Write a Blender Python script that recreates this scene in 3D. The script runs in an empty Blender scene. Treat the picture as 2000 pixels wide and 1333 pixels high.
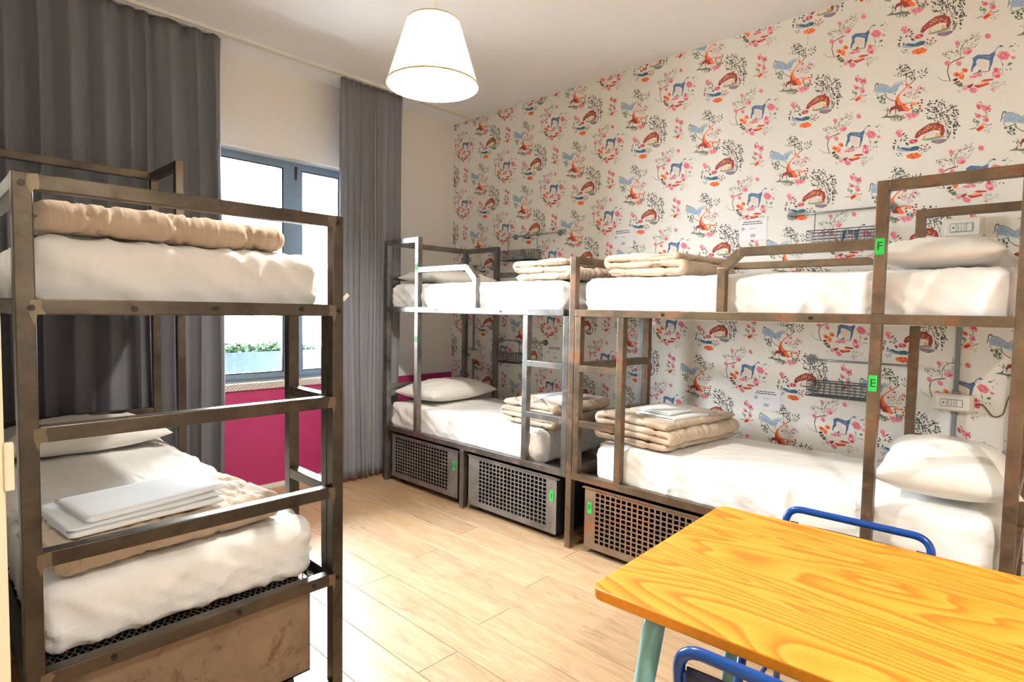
import bpy, bmesh, math, random
import numpy as np
from mathutils import Vector, Matrix, noise
random.seed(7)
SC = bpy.context.scene
COL = SC.collection
D = bpy.data
pi = math.pi
# ------------------------------------------------------------------ camera, sky, light, exposure
cd = D.cameras.new('camera'); cam = D.objects.new('camera', cd); COL.objects.link(cam)
_F = Vector((-0.68749452, 0.72417459, -0.05405958)); _R = Vector((0.72447447, 0.68908101, 0.0174387)); _U = Vector((-0.0498801, 0.02717578, 0.99838542))
_M = Matrix((_R, _U, -_F)).transposed().to_4x4(); _M.translation = Vector((3.8589, -3.41498, 1.35))
cam.matrix_world = _M
cd.sensor_width = 36.0; cd.lens = 36.0 * 1131.627 / 2000.0; cd.clip_start = 0.02
SC.camera = cam
w = D.worlds.new('sky'); SC.world = w; w.use_nodes = True
bg = w.node_tree.nodes['Background']; bg.inputs[0].default_value = (0.84, 0.92, 1.0, 1); bg.inputs[1].default_value = 52.0
def area(name, loc, rot, sx, sy, power, col):
    l = D.lights.new(name, 'AREA'); l.shape = 'RECTANGLE'; l.size = sx; l.size_y = sy; l.energy = power; l.color = col
    o = D.objects.new(name, l); COL.objects.link(o); o.location = loc; o.rotation_euler = rot; return o
# daylight portal in the window opening (guides the sky's light, adds none)
pl = area('window_portal', (-0.44, -1.65, 1.6), (0, -pi/2, 0), 1.6, 1.5, 1, (1, 1, 1)); pl.data.cycles.is_portal = True
SC.view_settings.view_transform = 'Standard'; SC.view_settings.look = 'None'; SC.view_settings.gamma = 1.0; SC.view_settings.use_curve_mapping = False
SC.view_settings.exposure = 0.78
LAMP_W = 56.0
SC.cycles.use_denoising = True
SC.cycles.max_bounces = 8; SC.cycles.diffuse_bounces = 5; SC.cycles.glossy_bounces = 3; SC.cycles.transmission_bounces = 6; SC.cycles.transparent_max_bounces = 8
SC.cycles.sample_clamp_indirect = 6.0; SC.cycles.caustics_reflective = False; SC.cycles.caustics_refractive = False
# ------------------------------------------------------------------ helpers
def lin(c):
    c = c/255.0
    return c/12.92 if c <= 0.04045 else ((c+0.055)/1.055)**2.4
def rgb(r, g, b): return (lin(r), lin(g), lin(b), 1.0)
class N:
    """tiny node-graph helper"""
    def __init__(s, name):
        s.m = D.materials.new(name); s.m.use_nodes = True; s.t = s.m.node_tree; s.p = s.t.nodes['Principled BSDF']; s.out = s.t.nodes['Material Output']
    def n(s, typ, **kw):
        x = s.t.nodes.new(typ)
        for k, v in kw.items():
            if k.startswith('i_'):
                key = k[2:]; x.inputs[int(key) if key.isdigit() else key.replace('_', ' ')].default_value = v
            else: setattr(x, k, v)
        return x
    def l(s, a, b): s.t.links.new(a, b)
    def coords(s, kind='Object', scale=(1, 1, 1), rot=(0, 0, 0)):
        tc = s.n('ShaderNodeTexCoord'); mp = s.n('ShaderNodeMapping'); mp.inputs['Scale'].default_value = scale; mp.inputs['Rotation'].default_value = rot
        s.l(tc.outputs[kind], mp.inputs['Vector']); return mp.outputs[0]
    def noise(s, vec, scale, detail=4, rough=.55, dist=0.0):
        x = s.n('ShaderNodeTexNoise'); x.inputs['Scale'].default_value = scale; x.inputs['Detail'].default_value = detail; x.inputs['Roughness'].default_value = rough; x.inputs['Distortion'].default_value = dist
        if vec is not None: s.l(vec, x.inputs['Vector'])
        return x.outputs['Fac']
    def ramp(s, fac, stops, interp='LINEAR'):
        r = s.n('ShaderNodeValToRGB'); cr = r.color_ramp; cr.interpolation = interp
        while len(cr.elements) < len(stops): cr.elements.new(0.5)
        for e, (p, c) in zip(cr.elements, stops): e.position = p; e.color = c
        s.l(fac, r.inputs[0]); return r.outputs[0]
    def mix(s, fac, a, b, blend='MIX'):
        m = s.n('ShaderNodeMix', data_type='RGBA', blend_type=blend)
        for v, i in ((fac, 0), (a, 6), (b, 7)):
            if isinstance(v, (int, float, tuple)): m.inputs[i].default_value = v
            else: s.l(v, m.inputs[i])
        return m.outputs[2]
    def bump(s, h, strength=.3, dist=.01):
        b = s.n('ShaderNodeBump'); b.inputs['Strength'].default_value = strength; b.inputs['Distance'].default_value = dist
        s.l(h, b.inputs['Height']); s.l(b.outputs[0], s.p.inputs['Normal'])
def plain(name, col, rough=.5, metal=0.0, bump=0.0, bscale=60, spec=.5, var=.06):
    g = N(name); v = g.coords(); nz = g.noise(v, bscale)
    d = tuple(c*(1-var*2) for c in col[:3])+(1,); h = tuple(min(1, c*(1+var)) for c in col[:3])+(1,)
    g.l(g.ramp(nz, [(.3, d), (.7, h)]), g.p.inputs['Base Color'])
    g.p.inputs['Roughness'].default_value = rough; g.p.inputs['Metallic'].default_value = metal; g.p.inputs['Specular IOR Level'].default_value = spec
    if bump: g.bump(nz, bump, .002)
    return g.m
def raw_steel(name, base, light, rust, rustamt, metal=.75, rough=.42):
    """bare mill steel: brushed streaks, ground patches, rust bloom"""
    g = N(name)
    tc = g.n('ShaderNodeTexCoord'); gm = g.n('ShaderNodeNewGeometry')
    big = g.noise(gm.outputs['Position'], 4.5, 5, .6, .6); fine = g.noise(gm.outputs['Position'], 55, 3)
    rs = g.noise(gm.outputs['Position'], 9.0, 8, .68, .4)
    c = g.ramp(big, [(.32, base), (.62, light)])
    c = g.mix(g.ramp(fine, [(.35, (0, 0, 0, 1)), (.75, (.35, .35, .35, 1))]), c, light)
    rf = g.ramp(rs, [(.62-rustamt*.3, (0, 0, 0, 1)), (.74-rustamt*.25, (1, 1, 1, 1))])
    c = g.mix(rf, c, rust)
    g.l(c, g.p.inputs['Base Color'])
    mt = g.n('ShaderNodeMath', operation='MULTIPLY_ADD'); g.l(rf, mt.inputs[0]); mt.inputs[1].default_value = -metal*.8; mt.inputs[2].default_value = metal
    g.l(mt.outputs[0], g.p.inputs['Metallic'])
    rr = g.n('ShaderNodeMath', operation='MULTIPLY_ADD'); g.l(rf, rr.inputs[0]); rr.inputs[1].default_value = .3; rr.inputs[2].default_value = rough
    g.l(rr.outputs[0], g.p.inputs['Roughness'])
    g.bump(fine, .12, .002)
    return g.m
def link(o, parent=None):
    COL.objects.link(o)
    if parent is not None: o.parent = parent
    return o
def tag(o, label=None, cat=None, group=None, kind=None):
    if label: o['label'] = label
    if cat: o['category'] = cat
    if group: o['group'] = group
    if kind: o['kind'] = kind
    return o
def empty(name, loc, rz=0, **k):
    o = D.objects.new(name, None); o.location = loc; o.rotation_euler = (0, 0, rz); o.empty_display_size = .1
    return tag(link(o), **k)
def mesh(name, verts, faces, m=None, parent=None, smooth=False, loc=None):
    me = D.meshes.new(name); me.from_pydata([tuple(v) for v in verts], [], faces)
    if m: me.materials.append(m)
    if smooth: me.shade_smooth()
    o = D.objects.new(name, me); link(o, parent)
    if loc is not None: o.location = loc
    return o
def from_bm(name, bm, m=None, parent=None, smooth=False):
    bmesh.ops.recalc_face_normals(bm, faces=bm.faces)
    me = D.meshes.new(name); bm.to_mesh(me); bm.free()
    if m: me.materials.append(m)
    if smooth: me.shade_smooth()
    o = D.objects.new(name, me); return link(o, parent)
def bm_box(bm, lo, hi, mat=None):
    vs = [bm.verts.new((x, y, z)) for x in (lo[0], hi[0]) for y in (lo[1], hi[1]) for z in (lo[2], hi[2])]
    if mat is not None:
        for v in vs: v.co = mat @ v.co
    for f in ((0, 1, 3, 2), (4, 6, 7, 5), (0, 4, 5, 1), (2, 3, 7, 6), (0, 2, 6, 4), (1, 5, 7, 3)): bm.faces.new([vs[i] for i in f])
def box(name, lo, hi, m=None, parent=None, bev=0.0, seg=2):
    bm = bmesh.new(); bm_box(bm, lo, hi)
    if bev > 0: bmesh.ops.bevel(bm, geom=list(bm.edges), offset=bev, segments=seg, affect='EDGES', profile=.6)
    return from_bm(name, bm, m, parent)
def bm_bar(bm, a, b, wd, ht=None, up=(0, 0, 1)):
    """rectangular bar from a to b"""
    a = Vector(a); b = Vector(b); ht = ht or wd; d = (b-a); L = d.length; d.normalize()
    u = Vector(up); s = d.cross(u)
    if s.length < 1e-4: s = d.cross(Vector((1, 0, 0)))
    s.normalize(); u = s.cross(d)
    mt = Matrix((d, s, u)).transposed().to_4x4(); mt.translation = a
    bm_box(bm, (0, -wd/2, -ht/2), (L, wd/2, ht/2), mt)
def bar(name, a, b, wd, ht=None, m=None, parent=None, bev=.003, up=(0, 0, 1)):
    bm = bmesh.new(); bm_bar(bm, a, b, wd, ht, up)
    if bev: bmesh.ops.bevel(bm, geom=list(bm.edges), offset=bev, segments=2, affect='EDGES', profile=.6)
    return from_bm(name, bm, m, parent)
def bm_tube(bm, pts, r, n=10, closed=False):
    """round tube along a polyline (parallel transport)"""
    pts = [Vector(p) for p in pts]; rings = []; k = len(pts)
    rr = r if isinstance(r, (list, tuple)) else [r]*k
    t = (pts[1]-pts[0]).normalized(); u = t.orthogonal().normalized()
    for i, p in enumerate(pts):
        if closed: t2 = (pts[(i+1) % k]-pts[i-1]).normalized()
        elif i == 0: t2 = (pts[1]-pts[0]).normalized()
        elif i == k-1: t2 = (pts[-1]-pts[-2]).normalized()
        else: t2 = (pts[i+1]-pts[i-1]).normalized()
        q = t.rotation_difference(t2); u = q @ u; u = (u-t2*u.dot(t2)).normalized(); t = t2; v = t.cross(u)
        rings.append([bm.verts.new(p+(u*math.cos(2*pi*j/n)+v*math.sin(2*pi*j/n))*rr[i]) for j in range(n)])
    m = k if closed else k-1
    for i in range(m):
        A, B = rings[i], rings[(i+1) % k]
        for j in range(n): bm.faces.new((A[j], A[(j+1) % n], B[(j+1) % n], B[j]))
    if not closed:
        bm.faces.new(rings[0][::-1]); bm.faces.new(rings[-1])
def tube(name, pts, r, m=None, parent=None, n=10, closed=False):
    bm = bmesh.new(); bm_tube(bm, pts, r, n, closed); return from_bm(name, bm, m, parent, True)
def fillet(pts, r, n=6):
    """round the inner corners of a polyline"""
    P = [Vector(p) for p in pts]; out = [P[0]]
    for i in range(1, len(P)-1):
        a, b, c = P[i-1], P[i], P[i+1]; d1 = (a-b); d2 = (c-b); rr = min(r, d1.length*.49, d2.length*.49)
        p1 = b+d1.normalized()*rr; p2 = b+d2.normalized()*rr
        for j in range(n+1):
            t = j/n; out.append(p1*(1-t)**2+b*2*t*(1-t)+p2*t*t)
    out.append(P[-1]); return out
def lathe(name, prof, m=None, parent=None, n=48, loc=(0, 0, 0), smooth=True):
    vs = []; fs = []
    for r, z in prof:
        for j in range(n): vs.append((r*math.cos(2*pi*j/n), r*math.sin(2*pi*j/n), z))
    for i in range(len(prof)-1):
        for j in range(n): fs.append((i*n+j, i*n+(j+1) % n, (i+1)*n+(j+1) % n, (i+1)*n+j))
    return mesh(name, vs, fs, m, parent, smooth, loc)
def disc_x(bm, c, r, th, axis, n=20):
    mt = Matrix.Translation(c) @ {'x': Matrix.Rotation(pi/2, 4, 'Y'), 'y': Matrix.Rotation(pi/2, 4, 'X'), 'z': Matrix.Identity(4)}[axis]
    bmesh.ops.create_cone(bm, cap_ends=True, segments=n, radius1=r, radius2=r, depth=th, matrix=mt)
# ------------------------------------------------------------------ materials
M = {}
M['wall'] = plain('painted_plaster', rgb(240, 235, 226), .85, bump=.06, bscale=90, var=.02)
M['ceil'] = plain('ceiling_plaster', rgb(246, 247, 248), .9, var=.01)
M['paper'] = plain('cream_wallpaper', rgb(242, 239, 230), .75, var=.015)
M['magenta'] = plain('magenta_paint', rgb(176, 50, 104), .6, var=.05)
M['skirt'] = plain('white_skirting', rgb(236, 230, 220), .5)
M['sheet'] = None
def cloth(name, col, rough=.9, weave=420, w=.25, sheen=.15, crease=0, cs=(2.2, 9, 6), cr=.5):
    g = N(name); v = g.coords(); a = g.noise(v, weave, 2); b = g.noise(v, 7, 4)
    d = tuple(c*.93 for c in col[:3])+(1,)
    g.l(g.ramp(b, [(.3, d), (.7, col)]), g.p.inputs['Base Color']); g.p.inputs['Roughness'].default_value = rough
    g.p.inputs['Specular IOR Level'].default_value = .2
    if 'Sheen Weight' in g.p.inputs: g.p.inputs['Sheen Weight'].default_value = sheen
    if crease:
        tc = g.n('ShaderNodeTexCoord'); mp = g.n('ShaderNodeMapping'); mp.inputs['Rotation'].default_value = (0, 0, cr); mp.inputs['Scale'].default_value = cs; g.l(tc.outputs['Object'], mp.inputs[0])
        nz = g.n('ShaderNodeTexNoise'); nz.noise_type = 'RIDGED_MULTIFRACTAL'; nz.inputs['Scale'].default_value = 1.5; nz.inputs['Detail'].default_value = 1.5; nz.inputs['Distortion'].default_value = .6; g.l(mp.outputs[0], nz.inputs['Vector'])
        ad = g.n('ShaderNodeMath', operation='MULTIPLY_ADD'); g.l(nz.outputs['Fac'], ad.inputs[0]); ad.inputs[1].default_value = crease; am = g.n('ShaderNodeMath', operation='MULTIPLY'); g.l(a, am.inputs[0]); am.inputs[1].default_value = .08; g.l(am.outputs[0], ad.inputs[2])
        g.bump(ad.outputs[0], .9, .005); return g.m
    g.bump(a, w, .0006); return g.m
M['sheet'] = cloth('white_sheet', rgb(238, 236, 232), crease=1.6)
M['linen'] = cloth('folded_linen', rgb(236, 238, 238))
M['pillow'] = cloth('pillowcase', rgb(236, 232, 224), crease=1.0)
M['duvet'] = cloth('beige_quilt', rgb(196, 176, 154), weave=300, w=.35, crease=2.2, cs=(3, 26, 4), cr=0)
M['duvet_seam'] = cloth('quilt_stitching', rgb(128, 100, 72))
M['curtain'] = cloth('grey_curtain', rgb(112, 113, 118), weave=500, w=.2, sheen=.1)
M['curtain2'] = cloth('light_grey_curtain', rgb(134, 135, 142), weave=500, w=.2, sheen=.1)
M['steelA'] = raw_steel('grey_mill_steel', rgb(92, 86, 80), rgb(142, 140, 136), rgb(112, 80, 54), .18, metal=.85, rough=.36)
M['steelB'] = raw_steel('rusty_mill_steel', rgb(88, 76, 64), rgb(128, 112, 92), rgb(118, 74, 40), .36, metal=.75, rough=.38)
M['steelC'] = raw_steel('brown_mill_steel', rgb(56, 50, 44), rgb(88, 80, 70), rgb(82, 60, 42), .14, metal=.85, rough=.34)
M['crateA'] = raw_steel('crate_steel', rgb(100, 95, 90), rgb(146, 142, 138), rgb(118, 90, 66), .2, metal=.6, rough=.5)
M['crateB'] = raw_steel('rusty_crate_steel', rgb(112, 94, 78), rgb(142, 122, 102), rgb(138, 88, 54), .45, metal=.5, rough=.55)
M['crateC'] = raw_steel('stained_crate_steel', rgb(104, 86, 68), rgb(140, 120, 98), rgb(92, 62, 40), .28, metal=.3, rough=.6)
M['black'] = plain('black_steel', rgb(26, 25, 25), .6)
M['mesh'] = plain('expanded_metal', rgb(120, 114, 108), .4, metal=.7)
M['bolt'] = plain('dark_bolt', rgb(50, 46, 42), .4, metal=.8)
M['green'] = plain('green_sticker', rgb(30, 190, 70), .5, var=.02)
M['ink'] = plain('black_ink', rgb(30, 34, 30), .6)
M['galv'] = plain('galvanised_steel', rgb(150, 156, 158), .35, metal=.8)
M['galv_d'] = plain('dull_wire', rgb(96, 100, 104), .4, metal=.7)
M['white_pl'] = plain('white_plastic', rgb(238, 236, 226), .35, var=.01)
M['ivory'] = plain('ivory_plastic', rgb(226, 218, 196), .4, var=.01)
M['blue'] = plain('blue_enamel', rgb(8, 64, 140), .22, var=.03)
M['blue_d'] = plain('dark_blue_enamel', rgb(30, 36, 74), .3, var=.03)
M['teal'] = plain('pale_teal_enamel', rgb(128, 182, 180), .28, var=.02)
M['frame'] = plain('slate_blue_aluminium', rgb(112, 132, 148), .4, metal=.1, var=.02)
M['rubber'] = plain('dark_gasket', rgb(40, 42, 46), .6)
M['note'] = plain('white_paper', rgb(244, 244, 246), .7, var=.01)
M['grey_ink'] = plain('grey_print', rgb(186, 188, 192), .7, var=.02)
M['cable'] = plain('brown_cable', rgb(112, 84, 52), .5)
M['plast_grey'] = plain('grey_conduit', rgb(136, 142, 146), .45)
M['planter'] = plain('blue_grey_planter', rgb(22, 44, 60), .6)
M['leaf'] = plain('green_foliage', rgb(36, 66, 34), .7, var=.2, bscale=30)
M['ext'] = plain('pale_render', rgb(232, 232, 230), .9)
M['weld'] = plain('ground_bright_steel', rgb(108, 96, 78), .38, metal=.6)
M['cord'] = plain('white_cord', rgb(240, 238, 225), .5)
M['jamb'] = plain('cream_gloss_paint', rgb(236, 228, 200), .4, var=.01)
def glass():
    g = N('clear_glass'); t = g.n('ShaderNodeBsdfTransparent'); gl = g.n('ShaderNodeBsdfGlossy'); gl.inputs['Roughness'].default_value = .02
    fr = g.n('ShaderNodeFresnel'); fr.inputs[0].default_value = 1.45; mx = g.n('ShaderNodeMixShader')
    g.l(fr.outputs[0], mx.inputs[0]); g.l(t.outputs[0], mx.inputs[1]); g.l(gl.outputs[0], mx.inputs[2]); g.l(mx.outputs[0], g.out.inputs[0]); return g.m
M['glass'] = glass()
def sill():
    g = N('striped_marble'); v = g.coords(scale=(1, 1, 1), rot=(.9, 0, 0)); wv = g.n('ShaderNodeTexWave'); wv.inputs['Scale'].default_value = 22; wv.inputs['Distortion'].default_value = 5; wv.inputs['Detail'].default_value = 3
    wv.bands_direction = 'Y'; g.l(v, wv.inputs['Vector'])
    g.l(g.ramp(wv.outputs['Fac'], [(.2, rgb(140, 128, 116)), (.6, rgb(222, 214, 204))]), g.p.inputs['Base Color']); g.p.inputs['Roughness'].default_value = .3; return g.m
M['sill'] = sill()
def shade():
    g = N('cream_lampshade_fabric'); tr = g.n('ShaderNodeBsdfTranslucent'); tr.inputs[0].default_value = (.13, .08, .028, 1)
    df = g.n('ShaderNodeBsdfDiffuse'); df.inputs[0].default_value = rgb(250, 236, 190); mx = g.n('ShaderNodeMixShader'); mx.inputs[0].default_value = .45
    g.l(tr.outputs[0], mx.inputs[2]); g.l(df.outputs[0], mx.inputs[1]); g.l(mx.outputs[0], g.out.inputs[0]); return g.m
M['shade'] = shade()
def glow(name, col, st):
    g = N(name); g.p.inputs['Emission Color'].default_value = col; g.p.inputs['Emission Strength'].default_value = st; return g.m
M['bulb'] = glow('lit_bulb', (1.0, .96, .89, 1), LAMP_W/(pi*.0135))
def plankmat():
    g = N('pale_oak_plank'); oi = g.n('ShaderNodeObjectInfo'); tc = g.n('ShaderNodeTexCoord')
    off = g.n('ShaderNodeVectorMath', operation='MULTIPLY_ADD'); cmb = g.n('ShaderNodeCombineXYZ')
    for i in range(3): g.l(oi.outputs['Random'], cmb.inputs[i])
    g.l(cmb.outputs[0], off.inputs[0]); off.inputs[1].default_value = (37, 53, 19); g.l(tc.outputs['Object'], off.inputs[2])
    mp = g.n('ShaderNodeMapping'); mp.inputs['Scale'].default_value = (1.6, 9, 1); g.l(off.outputs[0], mp.inputs[0])
    n1 = g.noise(mp.outputs[0], 2.2, 6, .6, 1.2)
    mp2 = g.n('ShaderNodeMapping'); mp2.inputs['Scale'].default_value = (6, 110, 1); g.l(off.outputs[0], mp2.inputs[0]); n2 = g.noise(mp2.outputs[0], 1.5, 4)
    mp3 = g.n('ShaderNodeMapping'); mp3.inputs['Scale'].default_value = (1.3, 4.2, 1); g.l(off.outputs[0], mp3.inputs[0]); kn = g.noise(mp3.outputs[0], 2.6, 5, .7, .8)
    c = g.ramp(n1, [(.25, rgb(178, 144, 108)), (.5, rgb(200, 168, 130)), (.75, rgb(214, 188, 154))])
    c = g.mix(g.ramp(n2, [(.35, (0, 0, 0, 1)), (.7, (.5, .5, .5, 1))]), c, rgb(170, 134, 98))
    c = g.mix(g.ramp(kn, [(.58, (0, 0, 0, 1)), (.74, (.7, .7, .7, 1))]), c, rgb(122, 98, 82))
    hs = g.n('ShaderNodeHueSaturation'); g.l(c, hs.inputs['Color']); vv = g.n('ShaderNodeMapRange'); g.l(oi.outputs['Random'], vv.inputs[0]); vv.inputs[3].default_value = .92; vv.inputs[4].default_value = 1.08
    g.l(vv.outputs[0], hs.inputs['Value']); g.l(hs.outputs[0], g.p.inputs['Base Color'])
    g.p.inputs['Roughness'].default_value = .38; g.bump(n2, .08, .001); return g.m
M['plank'] = plankmat()
def tablemat():
    g = N('amber_varnished_pine'); v = g.coords(scale=(.55, 3.2, 1)); nz = g.n('ShaderNodeTexNoise'); nz.inputs['Scale'].default_value = 1.25; nz.inputs['Detail'].default_value = 2.5; nz.inputs['Roughness'].default_value = .45; nz.inputs['Distortion'].default_value = .5
    g.l(v, nz.inputs['Vector']); mu = g.n('ShaderNodeMath', operation='MULTIPLY'); g.l(nz.outputs['Fac'], mu.inputs[0]); mu.inputs[1].default_value = 26.0
    fr = g.n('ShaderNodeMath', operation='FRACT'); g.l(mu.outputs[0], fr.inputs[0])
    c = g.ramp(fr.outputs[0], [(0, rgb(234, 164, 58)), (.5, rgb(230, 150, 38)), (.86, rgb(204, 110, 12)), (1, rgb(232, 160, 52))])
    v2 = g.coords(scale=(5, 150, 1)); n2 = g.noise(v2, 1.6, 4)
    c = g.mix(g.ramp(n2, [(.4, (0, 0, 0, 1)), (.75, (.55, .55, .55, 1))]), c, rgb(206, 122, 20))
    g.l(c, g.p.inputs['Base Color']); g.p.inputs['Roughness'].default_value = .34; g.bump(n2, .06, .001); return g.m
M['table'] = tablemat()
M['table_edge'] = plain('amber_table_edge', rgb(222, 140, 30), .45, var=.05)
def printmat():
    g = N('wallpaper_ink'); a = g.n('ShaderNodeVertexColor'); a.layer_name = 'ink'; g.l(a.outputs[0], g.p.inputs['Base Color']); g.p.inputs['Roughness'].default_value = .75; return g.m
M['print'] = printmat()
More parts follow.
